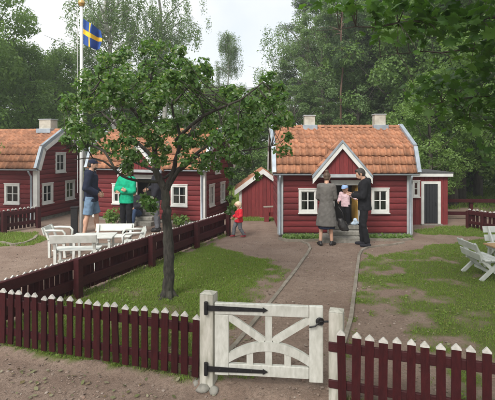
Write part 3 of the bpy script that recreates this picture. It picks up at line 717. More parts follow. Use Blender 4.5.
# main cottage (right of centre)
HX0 = (279.5-CX)/FPX*10.38; HW = (410-CX)/FPX*10.38-HX0
def hx(px): return (px-CX)/FPX*10.38-HX0
def hz(py): return CAMH-(py-HY)/FPX*10.38
main = cottage('cottage', 'red cottage facing the path with orange tiled roof and white porch gable', (HX0, 10.38, 0), 0, HW, 2.1,
    front=[(hx(298.5), hx(317), hz(212.5), hz(189)), (hx(371), hx(388.7), hz(212.5), hz(188.3))], left_side=True, porch=((313.5-CX)/FPX*10.03-HX0, (371.5-CX)/FPX*10.03-HX0, 2.22, .36),
    chimneys=((hx(313)+.06, .27, .29), (hx(374)+.43, .28, .32)), pipes=(HW-.02, .0), door=(hx(331), hx(361), 1.31, .32))
st = empty('stone_steps', (hx(341.5)+HX0, 10.3, 0)); tag(st, 'grey stone steps up to the door of the porch cottage', 'steps')
for i, (xa_, xb_, d0, d1, h0, h1) in enumerate([(322.5,361.5,9.72,10.3,-.04,.115), (330,361,9.95,10.3,.117,.215), (333.5,359.5,10.13,10.34,.217,.315)]):
    x0 = (xa_-CX)/FPX*d0-st.location.x; x1 = (xb_-CX)/FPX*d0-st.location.x
    MB().box(x0, x1, d0-10.3, d1-10.3, h0, h1, bev=.012).build('step', STONE, st)
# middle cottage behind the tree
MO = Vector((-1.19, 12.0, 0)); MR = R(16); ML = 3.45
mo = MO - Vector((math.cos(-MR), math.sin(-MR), 0))*ML
cottage('cottage', 'red cottage half hidden behind the tree, people before its door', mo, -MR, ML, 2.1,
    front=[(.62, 1.0, .50, 1.06), (2.48, 2.98, .50, 1.08)], gable=[(.34, .74, .46, 1.06), (1.28, 1.68, .46, 1.06), (.80, 1.20, 1.36, 1.86)],
    porch=(1.02, 2.32, 2.20, .36), chimneys=((1.0, .3, .3),), pipes=(ML-.03,), tilecols=23, door=(1.35, 2.0, 1.31, .32))
s2 = empty('stone_steps', mo + Vector((math.cos(-MR)*1.68, math.sin(-MR)*1.68, 0)), -MR); tag(s2, 'grey stone steps before the cottage behind the tree', 'steps')
for i, (hw, d0, h0, h1) in enumerate([(.50,-.62,-.04,.115), (.42,-.42,.117,.215), (.36,-.22,.217,.315)]):
    MB().box(-hw, hw, d0, -.075, h0, h1, bev=.012).build('step', STONE, s2)
# far left cottage
LO = Vector(((36.5-CX)/FPX*12.5, 12.5, 0)); LR = R(12.5); LW = 3.5
lo = LO - Vector((math.cos(-LR), math.sin(-LR), 0))*LW
cottage('cottage', 'red cottage at the left edge with white framed gable windows', lo, -LR, LW, 2.15,
    front=[(LW-1.03, LW-.53, .50, 1.07)], gable=[(.20, .68, .48, 1.06), (1.28, 1.76, .48, 1.06), (.80, 1.28, 1.36, 1.95)],
    chimneys=((LW-.42, .40, .33),), pipes=(LW-.12,), tilecols=23)
# plain red shed
def shed():
    root = empty('shed', (.47, 13.35, 0)); tag(root, 'small plain red gabled shed between the two cottages', 'shed', None)
    hw, ez, pz, dp = .70, .84, 1.36, 1.6
    wl = MB().prism([(-hw, -.05), (hw, -.05), (hw, ez), (0, pz), (-hw, ez)], .02, dp, 'y').build('wall', FALU2, root)
    n = 12
    for i in range(n):
        x0 = -hw+2*hw*i/n; x1 = x0+2*hw/n-.008; zt = lambda x: ez+(pz-ez)*(1-abs(x)/hw)
        MB().prism([(x0, .0), (x1, .0), (x1, zt(x1)), (x0, zt(x0))], .0, .018, 'y').build('board', FALU2, wl)
    for s in (-1, 1):
        A = Vector((s*(hw+.12), 0, ez-.06)); B = Vector((0, 0, pz+.035)); t = (B-A).normalized(); nn = Vector((-t.z, 0, t.x)); nn = nn if nn.z > 0 else -nn
        pl = [(A.x, A.z), (B.x, B.z), (B.x, B.z-.04), (A.x, A.z-.04)]
        rf = MB().prism(pl if s < 0 else [pl[1], pl[0], pl[3], pl[2]], -.10, dp+.1, 'y').build('roof', mat_cache('roof_boards'), root)
        if s < 0: place_tiles(rf, (A.x, dp+.05, A.z), (0, -dp-.13, 0), (B.x-A.x, 0, B.z-A.z), 10, 4, 0)
        else: place_tiles(rf, (A.x, -.08, A.z), (0, dp+.13, 0), (B.x-A.x, 0, B.z-A.z), 10, 4, 0)
        barge(root, A-t*.05, B+Vector((0,0,.075)), .15, -.135, -.105, 'barge_board', WHITE, 0, .075)
    MB().box(-hw-.03, -hw+.05, -.022, -.002, 0, ez-.02).build('corner_board', WHITE, root)
shed()
# little red rail by the shed
p = G(266.5, 221.5); tr = empty('low_rail', p); tag(tr, 'low red rail with pale top standing by the corner of the cottage', 'rail')
post_mb(.13, .40, .01).build('post', FALU2, tr); post_mb(.12, .36, .01).build('post', FALU2, tr, loc=(.55, .25, 0))
MB().obox((-.07, -.0, .415), (.6, .25, .415), .12, .03, bev=.004).build('top_board', WOODG, tr); MB().obox((.06, .03, .2), (.5, .23, .2), .04, .10).build('rail', FALU2, tr)
# flat roofed annex
def annex():
    Y = 12.05; x0, x1 = (406-CX)/FPX*Y, (448-CX)/FPX*Y; z1 = CAMH-(176-HY)/FPX*Y
    root = empty('annex', (x0, Y, 0)); tag(root, 'flat roofed red annex with black door beside the cottage', 'shed', None); w_ = x1-x0
    wl = MB().box(0, w_, .02, 1.6, -.05, z1-.002).build('wall', FALU2, root)
    X = lambda px: (px-CX)/FPX*Y-x0
    Z = lambda py: CAMH-(py-HY)/FPX*Y
    da, db, dh = X(421), X(440.3), Z(181.3); n = 9
    for i in range(n):
        a = w_*i/n; b = a+w_/n-.008
        for q0, q1, zz in ((a, min(b, da+.02), 0), (max(a, db-.02), b, 0), (max(a, da+.02), min(b, db-.02), dh-.03)):
            if q1-q0 > .004: MB().box(q0, q1, 0, .019, zz+.0, z1-.03).build('board', FALU2, wl)
    fr = MB(); fr.box(da, da+.075, -.03, .018, .03, dh); fr.box(db-.075, db, -.03, .018, .03, dh); fr.box(da+.075, db-.075, -.028, .018, dh-.075, dh)
    df = fr.build('door_frame', WHITE, root)
    dm = MB(); k = 5; ww = (db-da-.15)/k
    dd = MB().box(da+.076, db-.076, .001, .0185, .05, dh-.076).build('door', DOORD, root)
    for i in range(k): MB().box(da+.078+ww*i, da+.078+ww*(i+1)-.006, -.010, .0008, .05, dh-.078).build('board', DOORD, dd)
    MB().tube([(db-.13, -.02, .52), (db-.13, -.035, .54), (db-.13, -.035, .60), (db-.13, -.02, .62)], .008, 6).build('handle', IRON, dd)
    MB().box(da-.02, db+.02, -.10, .015, -.03, .03).build('threshold', STONE, root)
    window(root, (X(412.3), 0, Z(196.5)), (0, 0, 0), X(417.6)-X(412.3)+.04, Z(181)-Z(196.5), 1, 2, .035, False)
    MB().box(-.05, w_+.10, -.12, 1.7, z1+.075, z1+.11).build('roof', mat('roofing_felt', (.05,.05,.052), (.08,.08,.082), 20, .9), root)
    MB().box(-.05, w_+.09, -.115, -.085, z1-.012, z1+.073).build('fascia', WHITE, root); MB().box(w_+.06, w_+.089, -.084, 1.6, z1-.012, z1+.073).build('fascia', WHITE, root)
    MB().box(-.05, w_+.058, -.084, 1.6, z1+.0, z1+.07).build('roof_deck', WOODG, root)
annex()
# ------------------------------------------------------------------ flagpole and flag
fpo = G(81.5, 233.5); fp = empty('flagpole', fpo); tag(fp, 'tall white flagpole with gilded knob behind the man in shorts', 'flagpole')
PT = PD(82, 6, fpo.y).z
MB().tube([(0,0,-.2), (0,0,2), (0,0,PT)], [.047,.044,.036], 14).build('pole', POLEW, fp, True)
MB().ell((0,0,PT+.075), (.085,.085,.085), n=14, m=10).tube([(0,0,PT-.01),(0,0,PT+.03)], .055, 12).build('knob', GOLD, fp, True)
MB().tube([(-.075,-.05,PT-.05), (-.08,-.05,1.0)], .006, 5).build('halyard', POLEW, fp)
def flag():
    BLUE = mat('flag_blue_cloth', (.012,.06,.26), (.016,.075,.32), 8, .8); YEL = mat('flag_yellow_cloth', (.75,.47,.02), (.80,.52,.03), 8, .8)
    n, m = 32, 20; top, bot = PD(84.6, 19, fpo.y).z, PD(84.6, 47.5, fpo.y).z
    hoist = (top-bot)*.88; fly = hoist*1.6; vs = []
    for j in range(m+1):
        v = j/m
        for i in range(n+1):
            u = i/n
            # a light breeze: the cloth runs out and sags, with folds that deepen to the fly
            x = .05 + fly*u*.46 + .02*math.sin(6*v+5*u)*u; z = top - hoist*v*(1-.14*u) - .48*u*hoist*(1.02-.30*v) - .05*math.sin(3.1*u)*v
            y = (.10*math.sin(9.5*u + 1.3*v) + .04*math.sin(19*u+2.5*v))*min(1, u*3) - .02
            vs.append((x, y, z-bot))
    mb = MB()
    for j in range(m):
        for i in range(n):
            u, v = (i+.5)/n, (j+.5)/m; c = 1 if (5/16 < u < 7/16 or .4 < v < .6) else 0
            mb.add([], [], 0); mb.f.append((j*(n+1)+i, j*(n+1)+i+1, (j+1)*(n+1)+i+1, (j+1)*(n+1)+i)); mb.m.append(c)
    mb.v = vs
    o = mb.build('flag', [BLUE, YEL], None, True, loc=(fpo.x, fpo.y, bot)); tag(o, 'blue flag with yellow cross hanging from the flagpole', 'flag')
flag()
p = G(74.5, 233.5); dp = MB().box(-.08, .08, -.06, .06, -.05, .63, bev=.008); dp.box(-.095, .095, -.075, .075, .632, .66, bev=.006)
tag(dp.build('bollard', IRON, None, loc=p, rot=(0,0,.2)), 'short square black post beside the flagpole', 'post')
# ------------------------------------------------------------------ benches and tables (child size)
def bench(label, loc, rz, L=.75, seat=.32, back=.62, xleg=False, arm=False, group='white garden benches'):
    """length along x, sitter faces -y, back at +y"""
    r = empty('garden_bench', loc, rz); tag(r, label, 'bench', group); m = BENCHW; h = L/2
    for k in range(3): MB().box(-h, h, -.17+k*.105, -.075+k*.105, seat-.022, seat, bev=.004).build('seat_slat', m, r)
    for k in range(2 if xleg else 1):
        z0 = back-.13-k*.15; o = MB().obox((-h, .19+(z0+.06-seat)*.35, z0+.06), (h, .19+(z0+.06-seat)*.35, z0+.06), .02, .12 if xleg else .15, (0,.33,1), bev=.004); o.build('back_slat', m, r)
    for s in (-1, 1):
        x = s*(h-.06); f = MB()
        if xleg:
            MB().obox((x, -.20, 0), (x, .13, seat-.03), .035, .055, (0,0,1)).build('leg', m, r); MB().obox((x+.0375*s, .20, 0), (x+.0375*s, -.13, seat-.03), .035, .055, (0,0,1)).build('leg', m, r)
            MB().obox((x-.0375*s, .06, seat-.12), (x-.0375*s, .19+(back-seat)*.35-.02, back-.02), .03, .055, (0,1,0)).build('back_post', m, r)
            MB().obox((x-.0375*s, -.16, seat-.045), (x-.0375*s, .17, seat-.045), .03, .04).build('bearer', m, r)
        else:
            MB().obox((x, -.14, 0), (x, -.12, seat-.023), .045, .045, (1,0,0)).build('leg', m, r)
            MB().obox((x, .15, 0), (x, .155, seat+.02), .045, .045, (1,0,0)).build('leg', m, r); MB().obox((x, .155, seat), (x, .18+(back-seat)*.35-.02, back-.01), .035, .045, (1,0,0)).build('back_post', m, r)
            MB().obox((x, -.13, seat-.04), (x, .15, seat-.04), .035, .035).build('bearer', m, r)
            if arm: MB().tube([(x+s*.03, -.14, seat-.02), (x+s*.03, -.15, seat+.15), (x+s*.03, -.10, seat+.20), (x+s*.03, .10, seat+.205), (x+s*.03, .22, seat+.20)], .022, 8).build('armrest', m, r, True)
    MB().box(-h+.06, h-.06, -.015, .015, .10, .14).build('stretcher', m, r)
    return r
def gp2(px, D): return Vector(((px-CX)/FPX*D, D, 0))
bench('white garden bench turned away, nearest the long fence, before the table', gp2(77.5, 7.75), R(186), .78, .34, .62)
bench('white garden bench seen end on with curved armrests, left of the white table', gp2(61, 8.6), R(92), .46, .32, .58, arm=True)
bench('white garden bench behind the table, at the feet of the man in shorts', gp2(112, 9.05), R(2), .80, .31, .50)
bench('white garden bench with armrests beside the long fence, right of the white table', gp2(131, 8.4), R(-75), .5, .31, .56, arm=True)
def table(label, loc, rz, lx, ly, h, m):
    r = empty('garden_table', loc, rz); tag(r, label, 'table', 'garden tables'); n = 5
    for k in range(n): MB().box(-lx/2, lx/2, -ly/2+ly*k/n, -ly/2+ly*(k+1)/n-.008, h-.025, h, bev=.003).build('top_plank', m, r)
    for sx in (-1, 1):
        for sy in (-1, 1): MB().obox((sx*(lx/2-.07), sy*(ly/2-.06), 0), (sx*(lx/2-.07), sy*(ly/2-.10), h-.027), .045, .045, (1,0,0)).build('leg', BENCHW, r)
        MB().box(sx*(lx/2-.07)-.02, sx*(lx/2-.07)+.02, -ly/2+.03, ly/2-.03, h-.075, h-.028).build('bearer', BENCHW, r)
table('low white garden table among the benches behind the long fence', gp2(94, 8.4), R(5), .78, .5, .44, BENCHW)
bench('white garden bench with crossed legs on the lawn at the right edge', Vector((3.86, 7.22, 0)), R(93), .58, .33, .59, xleg=True)
table('garden table with bare pine top at the right edge of the lawn', Vector((4.72, 7.45, 0)), R(4), 1.1, .7, .43, PINEW)
bench('white garden bench beyond the pine topped table, mostly out of the picture', Vector((4.95, 8.15, 0)), R(4), .9, .34, .62, xleg=True)
# ------------------------------------------------------------------ trees
def bez(p0, p1, bend, n=6):
    p0, p1 = Vector(p0), Vector(p1); out = []
    for i in range(n+1):
        t = i/n; out.append(p0.lerp(p1, t) + Vector(bend)*(4*t*(1-t)))
    return out
def wig(pts, a):
    pts = [Vector(p) for p in pts]
    return [p if i in (0, len(pts)-1) else p + Vector((random.gauss(0,a), random.gauss(0,a), random.gauss(0,a*.5))) for i, p in enumerate(pts)]
def clump_leaves(cl, nleaf, size, flat=.75, droop=0, inward=.35):
    """cl: list of (centre, radius, weight); leaves fill each clump, thicker to its skin, facing outwards and up"""
    w_ = np.array([c[2] for c in cl], float); w_ /= w_.sum(); k = RNG.choice(len(cl), nleaf, p=w_)
    C = np.array([tuple(c[0]) for c in cl])[k]; Rr = np.array([c[1] for c in cl])[k]
    u = rnd_unit(nleaf); r = RNG.uniform(inward, 1.08, nleaf)**.7
    off = u*(r*Rr)[:,None]; off[:,2] *= flat
    if droop: off[:,2] -= np.abs(RNG.normal(0, droop, nleaf))*Rr
    cen = C+off; nrm = u*.7 + np.array([0, 0, .55]) + RNG.normal(0, .55, (nleaf, 3))
    dr = RNG.normal(0, 1, (nleaf, 3)); dr[:,2] -= .8 + 2*(droop > 0)
    return cen, nrm, dr, size*RNG.uniform(.65, 1.35, nleaf)
def tree_proto(kind):
    """returns trunk mesh, crown mesh for a tree of its true height standing at the origin"""
    tb = MB(); cl = []
    if kind in ('broad', 'broad2', 'light'):
        H, rx, z0 = {'broad': (9.0, 2.7, 1.2), 'broad2': (7.5, 2.4, .5), 'light': (8.2, 2.2, .9)}[kind]
        top = Vector((random.uniform(-.3,.3), random.uniform(-.3,.3), H*.86)); tr = wig(bez((0,0,-.2), top, (random.uniform(-.2,.2), .1, 0), 8), .05)
        tb.tube(tr, [.17*(1-.85*i/8) for i in range(9)], 9)
        n = 105
        for i in range(n):
            t = (i+.5)/n; z = z0 + (H-z0)*(t**.9); a = i*2.4+random.uniform(-.4,.4)
            prof = math.sin(math.pi*min(1, (z-z0)/(H-z0)*.86+.12))**.65
            rr = rx*prof*random.uniform(.35, 1.08); c = Vector((math.cos(a)*rr, math.sin(a)*rr, z))
            rad = random.uniform(.28, .72)*(.7+.3*prof); cl.append((c, rad, rad**2))
            if i % 2 == 0:
                q = tr[min(8, max(2, int((z-.6*rr)/H*9)))]; tb.tube(wig(bez(q, c, (0,0,-.15), 4), .04), [.045,.035,.026,.016,.007], 5, cap=False)
        nl, sz, lm, bk = 30000, .112, (L_LIME if kind == 'light' else L_OAK), BARKF
        data = clump_leaves(cl, nl, sz)
    elif kind == 'aspen':
        H, rx, z0 = 10.0, 2.3, 1.6; tr = wig(bez((0,0,-.2), (.2,.1,H*.92), (.25,.1,0), 10), .05); tb.tube(tr, [.13*(1-.88*i/10) for i in range(11)], 8)
        for i in range(120):
            t = (i+.5)/120; z = z0+(H-z0)*t; a = i*2.4+random.uniform(-.5,.5); prof = math.sin(math.pi*min(1, t*.84+.14))**.7; rr = rx*prof*random.uniform(.3,1.1)
            c = Vector((math.cos(a)*rr, math.sin(a)*rr, z)); cl.append((c, random.uniform(.22,.5), 1))
            if i % 2 == 0: tb.tube(wig(bez(tr[min(10, max(2, int((z-.5*rr)/H*10)))], c, (0,0,-.1), 4), .04), [.032,.026,.019,.012,.005], 5, cap=False)
        data = clump_leaves(cl, 24000, .098, .8, inward=.1); lm, bk = L_BIRCH, BARKF
    elif kind == 'birch':
        H = 14.0; tr = wig(bez((0,0,-.2), (.3,.2,H), (.35,0,0), 12), .06); tb.tube(tr, [.16*(1-.9*i/12) for i in range(13)], 9)
        for i in range(46):
            t = random.uniform(.36, .99); q = Vector((0,0,0)).lerp(Vector((.3,.2,H)), t); q = tr[min(11, int(t*12))].lerp(tr[min(12, int(t*12)+1)], t*12-int(t*12))
            a = i*2.4+random.uniform(-.5,.5); ln = (2.7*(1.05-t)+.5)*random.uniform(.6,1.15); e = q + Vector((math.cos(a)*ln, math.sin(a)*ln, ln*.75))
            br = wig(bez(q, e, (0,0,.25), 5), .05); tb.tube(br, [.042,.034,.026,.018,.012,.006], 5, cap=False)
            for s in range(7):
                p = br[2+s % 4] + Vector((random.gauss(0,.25), random.gauss(0,.25), 0)); hl = random.uniform(.5, 1.7)
                dn = [p, p+Vector((random.gauss(0,.06), random.gauss(0,.06), -hl*.5)), p+Vector((random.gauss(0,.1), random.gauss(0,.1), -hl))]
                tb.tube(dn, [.005,.0035,.002], 3, cap=False)
                for k in range(4): cl.append((dn[0].lerp(dn[2], (k+.5)/4), .21, 1.0))
        data = clump_leaves(cl, 30000, .085, 1.6, .35, .1); lm, bk = L_BIRCH, BARKB
    elif kind == 'pine':
        H = 15.0; tr = wig(bez((0,0,-.2), (.2,.1,H), (.2,.1,0), 12), .05); tb.tube(tr, [.085*(1-.8*i/12) for i in range(13)], 9)
        for i in range(34):
            t = random.uniform(.42, 1.0); f = t*12; q = tr[min(11, int(f))].lerp(tr[min(12, int(f)+1)], f-int(f)); a = i*2.4
            ln = random.uniform(.6, 1.9)*(1.15-t*.55); e = q + Vector((math.cos(a)*ln, math.sin(a)*ln, ln*random.uniform(-.15,.3)))
            tb.tube(wig(bez(q, e, (0,0,.12), 4), .05), [.035,.028,.02,.014,.006], 5, cap=False)
            for k in range(3): cl.append((q.lerp(e, random.uniform(.5,1.05)) + Vector((random.gauss(0,.2), random.gauss(0,.2), random.gauss(0,.12))), random.uniform(.28,.5), 1))
        data = clump_leaves(cl, 20000, .12, .6); lm, bk = L_PINE, BARKP
    cen, nrm, dr, s = data
    s3 = np.stack([s*(.32 if kind == 'pine' else 1), s, s], -1)
    Vv, Ff = scatter(cen, nrm, dr, s3, *T_DIAM)
    return tb.mesh('trunk', bk, True), np_mesh('crown', Vv, Ff, lm)
PROTO = {}
def bgtree(kind, px, D, scale, label, group=None, name=None, rz=None, x=None):
    if kind not in PROTO: PROTO[kind] = tree_proto(kind)
    t, c = PROTO[kind]; X = (px-CX)/FPX*D if x is None else x
    r = empty(name or {'birch': 'birch_tree', 'pine': 'pine_tree'}.get(kind, 'leafy_tree'), (X, D, 0), random.uniform(0, 6.28) if rz is None else rz)
    sc = scale if hasattr(scale, '__len__') else (scale, scale, scale); r.scale = sc
    tag(r, label, 'tree', group); link('trunk', t, r); o = link('crown', c, r); o['kind'] = 'stuff'; return r
g1 = 'woodland behind the left cottages'
for kind, px, D, s, lb in [('light', -38, 18.5, (1.15,1.15,1.4), 'tall dense tree filling the upper left corner of the picture'), ('broad', -80, 16, 1.2, None),
        ('light', 26, 20.5, (.95,.95,.83), 'light green tree rising left of the chimney of the far left cottage'), ('light', 62, 23, (1.05,1.05,.86), 'light green tree rising right of the chimney of the far left cottage'),
        ('broad2', 8, 26, (1,1,1.05), None), ('broad2', 45, 27, 1.0, None), ('light', 92, 26, (1.1,1.1,.78), 'light green tree behind the flagpole, left of the near tree')]:
    bgtree(kind, px, D, s, lb or 'dense green tree at the back of the wood behind the far left cottage', g1)
g2 = 'woodland behind the middle cottage'
for kind, px, D, s in [('aspen', 118, 24, .72), ('broad', 150, 26, (1.1,1.1,.74)), ('aspen', 182, 22, .66), ('light', 208, 25, (1,1,.66)), ('broad2', 238, 24, (1,1,.64)), ('light', 262, 29, (1.2,1.2,.72)), ('aspen', 286, 26, (1.1,1.1,.56))]:
    bgtree(kind, px, D, s, {262: 'light green tree above the plain red shed, far behind it', 286: 'green tree behind the left end of the porch cottage roof'}.get(px, 'green tree in the wood behind the cottage that the near tree hides'), g2)
bgtree('birch', 122, 22, (1.2,1.2,1.05), 'tall birch with drooping twigs against the sky behind the flagpole')
bgtree('birch', 168, 23, (1.1,1.1,1.0), 'tall birch with drooping twigs against the sky right of the flag birch')
bgtree('birch', 222, 30, (.85,.85,.69), 'slim lone birch standing clear against the sky above the near tree')
bgtree('birch', 318, 26, (1.45,1.45,1.0), 'tall birch rising behind the left chimney of the porch cottage')
bgtree('birch', 362, 25, (1.0,1.0,1.1), 'tall birch rising between the two chimneys of the porch cottage')
bgtree('pine', 342, 20, (.7,.7,.95), 'pine with bare brown trunk rising behind the porch cottage')
bgtree('pine', 388, 22, (1.1,1.1,1), 'pine rising behind the right chimney of the porch cottage')
bgtree('pine', 306, 26, (1.2,1.2,.8), 'pine standing farthest left behind the porch cottage')
g3 = 'woodland behind the porch cottage'
for kind, px, D, s, lb in [('aspen', 326, 22, (1.05,1.05,.95), 'dense tree behind the left chimney of the porch cottage'), ('aspen', 352, 21, (1.0,1.0,1.0), 'dense tree behind the middle of the porch cottage ridge'), ('aspen', 380, 22.5, (1.2,1.2,1.2), 'tall dense tree behind the right chimney of the porch cottage'), ('broad', 412, 20, (1.2,1.2,1.25), 'tall dense tree behind the right end of the porch cottage roof'),
        ('aspen', 300, 20.5, (.9,.9,.5), 'low dense tree behind the left end of the porch cottage ridge'), ('broad2', 372, 28, 1.6, None), ('broad2', 330, 30, 1.3, None), ('broad', 420, 27, 1.7, None)]:
    bgtree(kind, px, D, s, lb or 'dark green tree at the back of the wood behind the porch cottage', g3)
g4 = 'woodland right of the annex'
for kind, px, D, s, lb in [('broad', 445, 17.5, (1.15,1.15,1.2), 'dense tree rising right above the flat roofed annex'), ('broad2', 470, 21, 1.5, None), ('broad', 500, 16.5, 1.2, 'dense tree at the right edge beyond the rail fence'), ('broad', 540, 14, 1.1, None), ('broad2', 505, 22, 1.5, None), ('broad', 470, 27, 1.5, None), ('broad2', 435, 25, 1.4, None), ('broad2', 560, 19, 1.5, None)]:
    bgtree(kind, px, D, s, lb or 'dark tree deep in the shady wood right of the annex', g4)
bgtree('light', 436, 14.9, (.68,.68,.56), 'bright leaved young tree growing just behind the annex roof', rz=1.0)
for i, (px, D, r_) in enumerate([(453, 16, .16), (462, 17.2, .14), (478, 19, .17)]):
    mb = MB(); p = gp2(px, D); mb.tube(wig([(0,0,-.2), (.02,0,1.2), (.05,0,3), (.0,.1,6), (.1,0,9.5)], .02), [r_*1.15, r_, r_*.9, r_*.7, r_*.3], 10)
    t = empty('spruce_tree', p); tag(t, ['bare grey trunk nearest the annex corner', 'bare grey trunk second from the annex corner', 'bare grey trunk deepest in the shade of the wood'][i], 'tree', 'bare trunks in the wood')
    cl = [(Vector((math.cos(a)*ln, math.sin(a)*ln, z)), .45, 1) for z in [4+.28*k for k in range(20)] for a in [random.uniform(0,6.28)] for ln in [random.uniform(.2,1.3)*(1.15-(z-4)/7)]]
    for c in cl: mb.tube([(0, 0, c[0].z+.1), tuple(c[0])], [.03,.01], 4, cap=False)
    mb.build('trunk', BARKF, t, True)
    cen, nrm, dr, s = clump_leaves(cl, 4500, .15, .5); Vv, Ff = scatter(cen, nrm, dr, np.stack([s*.35, s, s], -1), *T_DIAM)
    o = link('crown', np_mesh('crown', Vv, Ff, L_PINE), t); o['kind'] = 'stuff'
# a tree just outside the left edge, its twigs hanging in
def left_tree():
    p = gp2(-62, 10.6); r = empty('leafy_tree', p); tag(r, 'light green tree at the left edge, twigs hanging before the roof', 'tree')
    mb = MB(); mb.tube(wig(bez((0,0,-.1), (.1,0,3.2), (.1,0,0), 6), .03), [.08,.075,.065,.055,.045,.03,.015], 8); cl = []
    for i in range(40):
        a = i*2.4; z = random.uniform(1.2, 3.6); ln = random.uniform(.4, 1.45)*math.sin(math.pi*min(1, (z-.7)/3.1)); c = Vector((math.cos(a)*ln, math.sin(a)*ln*.8, z+.1)); cl.append((c, random.uniform(.16,.32), 1)); mb.tube(wig(bez((.05,0,z*.75), c, (0,0,.1), 4), .02), [.025,.02,.015,.01,.004], 5, cap=False)
    mb.build('trunk', BARKF, r, True); Vv, Ff = scatter(*clump_leaves(cl, 5200, .075), *T_LEAF); o = link('crown', np_mesh('crown', Vv, Ff, L_LIME), r); o['kind'] = 'stuff'
left_tree()
# ------------------------------------------------------------------ the tree on the lawn, traced branch by branch with its own depth
def lawn_tree():
    base = G(168, 297); D0 = base.y; r = empty('garden_tree', base); tag(r, 'dark trunked spreading tree standing on the lawn beside the long fence', 'tree')
    def Q(px, py, dd=0): return PD(px, py, D0+dd) - base
    mb = MB(); B = []
    def br(pts, r0, r1, n=8):
        P = [Q(*p) for p in pts]; S = []
        for i in range(len(P)-1):
            for k in range(3):
                t = k/3; a = P[max(i-1,0)]; b, c = P[i], P[i+1]; d = P[min(i+2, len(P)-1)]
                S.append(.5*((2*b) + (-a+c)*t + (2*a-5*b+4*c-d)*t*t + (-a+3*b-3*c+d)*t**3))
        S.append(P[-1]); m = len(S)-1
        S = [s + Vector((random.gauss(0,.006), random.gauss(0,.006), 0)) for s in S]
        mb.tube(S, [(r0*(1-i/m)+r1*i/m)*random.uniform(.95,1.06) for i in range(m+1)], n); B.append(S); return S
    tr = br([(168,301), (168,292), (168.6,276), (168.8,258), (168,240), (166.6,222), (165.6,206), (165.2,195), (164,184)], .080, .058, 12)
    mb.tube([Q(168,300), Q(168,297.5), Q(168,294.5), Q(167.7,289)], [.115,.098,.084,.07], 12)
    for k in range(6):
        a = k*1.05+random.uniform(-.3,.3); e = Vector((math.cos(a)*.20, math.sin(a)*.20, -.04)); mb.tube([Vector((math.cos(a)*.04, math.sin(a)*.04, .09)), Vector((math.cos(a)*.095, math.sin(a)*.095, .01)), e], [.045,.035,.02], 7)
    br([(164.5,190), (156,170), (154,150,.1), (157,125,.15), (152,100,.2), (150,70,.3)], .056, .012)          # left leader
    br([(166,192), (171,176,-.05), (176,160,-.1), (180,135,-.1), (172,105,-.2), (178,70,-.1)], .042, .010)     # centre leader
    br([(167,190), (178,172,-.1), (192,157,-.2), (207,146,-.25), (224,132,-.3), (240,112,-.3)], .034, .008)   # right limb
    br([(180,170,-.1), (200,155,.2), (225,152,.4), (250,150,.5), (272,146,.6)], .026, .007)
    br([(160,182), (140,181,-.2), (122,176,-.35), (108,164,-.45), (92,158,-.5), (74,160,-.55)], .022, .006)   # long left limb
    br([(118,174,-.35), (104,152,-.3), (92,146,-.2), (78,144,-.1), (62,150,0)], .02, .006)
    br([(155,160,0), (135,140,.4), (110,120,.8), (88,100,1.0)], .032, .008)
    br([(155,150,0), (140,120,-.5), (118,95,-.9), (100,80,-1.0)], .03, .007)
    br([(178,150,-.1), (200,120,.4), (215,95,.8), (226,85,1)], .028, .007)
    br([(176,140,-.1), (205,115,-.6), (240,100,-1), (262,82,-1.1)], .026, .006)
    br([(225,132,-.3), (250,125,-.3), (272,112,-.3), (268,88,-.3)], .015, .004)
    br([(165,178), (185,165,.5), (215,160,.9), (238,155,1.0)], .022, .006)
    br([(158,172), (130,160,.6), (104,150,.9), (90,135,1.1)], .022, .006)
    br([(156,120,.1), (130,90,.2), (105,70,.2)], .02, .005); br([(172,105,-.2), (195,80,-.2), (205,66,-.2)], .018, .005)
    br([(224,155,.35), (231,172,.35), (232,192,.35), (230,214,.35)], .008, .003)                               # hanging twig
    br([(150,182,-.1), (147,192,-.2), (150,203,-.3), (138,208,-.35)], .009, .003)
    mb.build('trunk', BARK, r, True)
    cl = []
    # crown outline in the photograph's plane, filled through the crown's own depth
    def fill(n, x0, x1, y0, y1, d0, d1, rad, wt=1.0, test=None):
        k = 0
        while k < n:
            x, y = random.uniform(x0, x1), random.uniform(y0, y1)
            if test and not test(x, y): continue
            c = Q(x, y, random.uniform(d0, d1)); cl.append((c, random.uniform(*rad), wt)); k += 1
            j = min((min(((s-c).length, tuple(s)) for s in S) for S in B))
            tw.tube(wig([j[1], Vector(j[1]).lerp(c, .5)+Vector((0,0,-.03)), c], .02), [.008,.006,.003], 4, cap=False)
    tw = MB()
    top = lambda x: np.interp(x, [58,66,84,100,115,140,165,185,205,225,245,258,272,292], [122,86,68,54,47,43,42,47,62,82,90,78,68,112])
    bot = lambda x: np.interp(x, [58,80,110,140,160,185,210,240,262,292], [148,146,149,166,160,164,172,168,162,152])
    ins = lambda x, y: top(x)+3 < y < bot(x)
    fill(215, 60, 288, 42, 168, -1.3, 1.4, (.06,.16), 1.0, ins)
    fill(34, 95, 240, 70, 148, -1.0, 1.0, (.11,.19), 1.5, ins)
    fill(8, 262, 274, 78, 120, -.4, .0, (.07,.11), .5)
    fill(12, 225, 234, 166, 214, .2, .45, (.04,.07), .22); fill(9, 134, 158, 192, 214, -.4, -.2, (.06,.10), .4)
    fill(6, 205, 262, 152, 178, -.4, .6, (.07,.11), .45); fill(4, 124, 150, 156, 172, -.5, .4, (.06,.1), .5); fill(5, 117, 134, 158, 172, -.5, -.2, (.06,.09), .7); fill(4, 62, 84, 96, 150, -.3, .3, (.07,.11), .45)
    tw.build('twigs', BARK, r, True)['kind'] = 'stuff'
    cen, nrm, dr, s = clump_leaves(cl, 25500, .051, .85, inward=.1)
    s3 = np.stack([s*1.15, s, s], -1); Vv, Ff = scatter(cen, nrm, dr, s3, *T_LEAF)
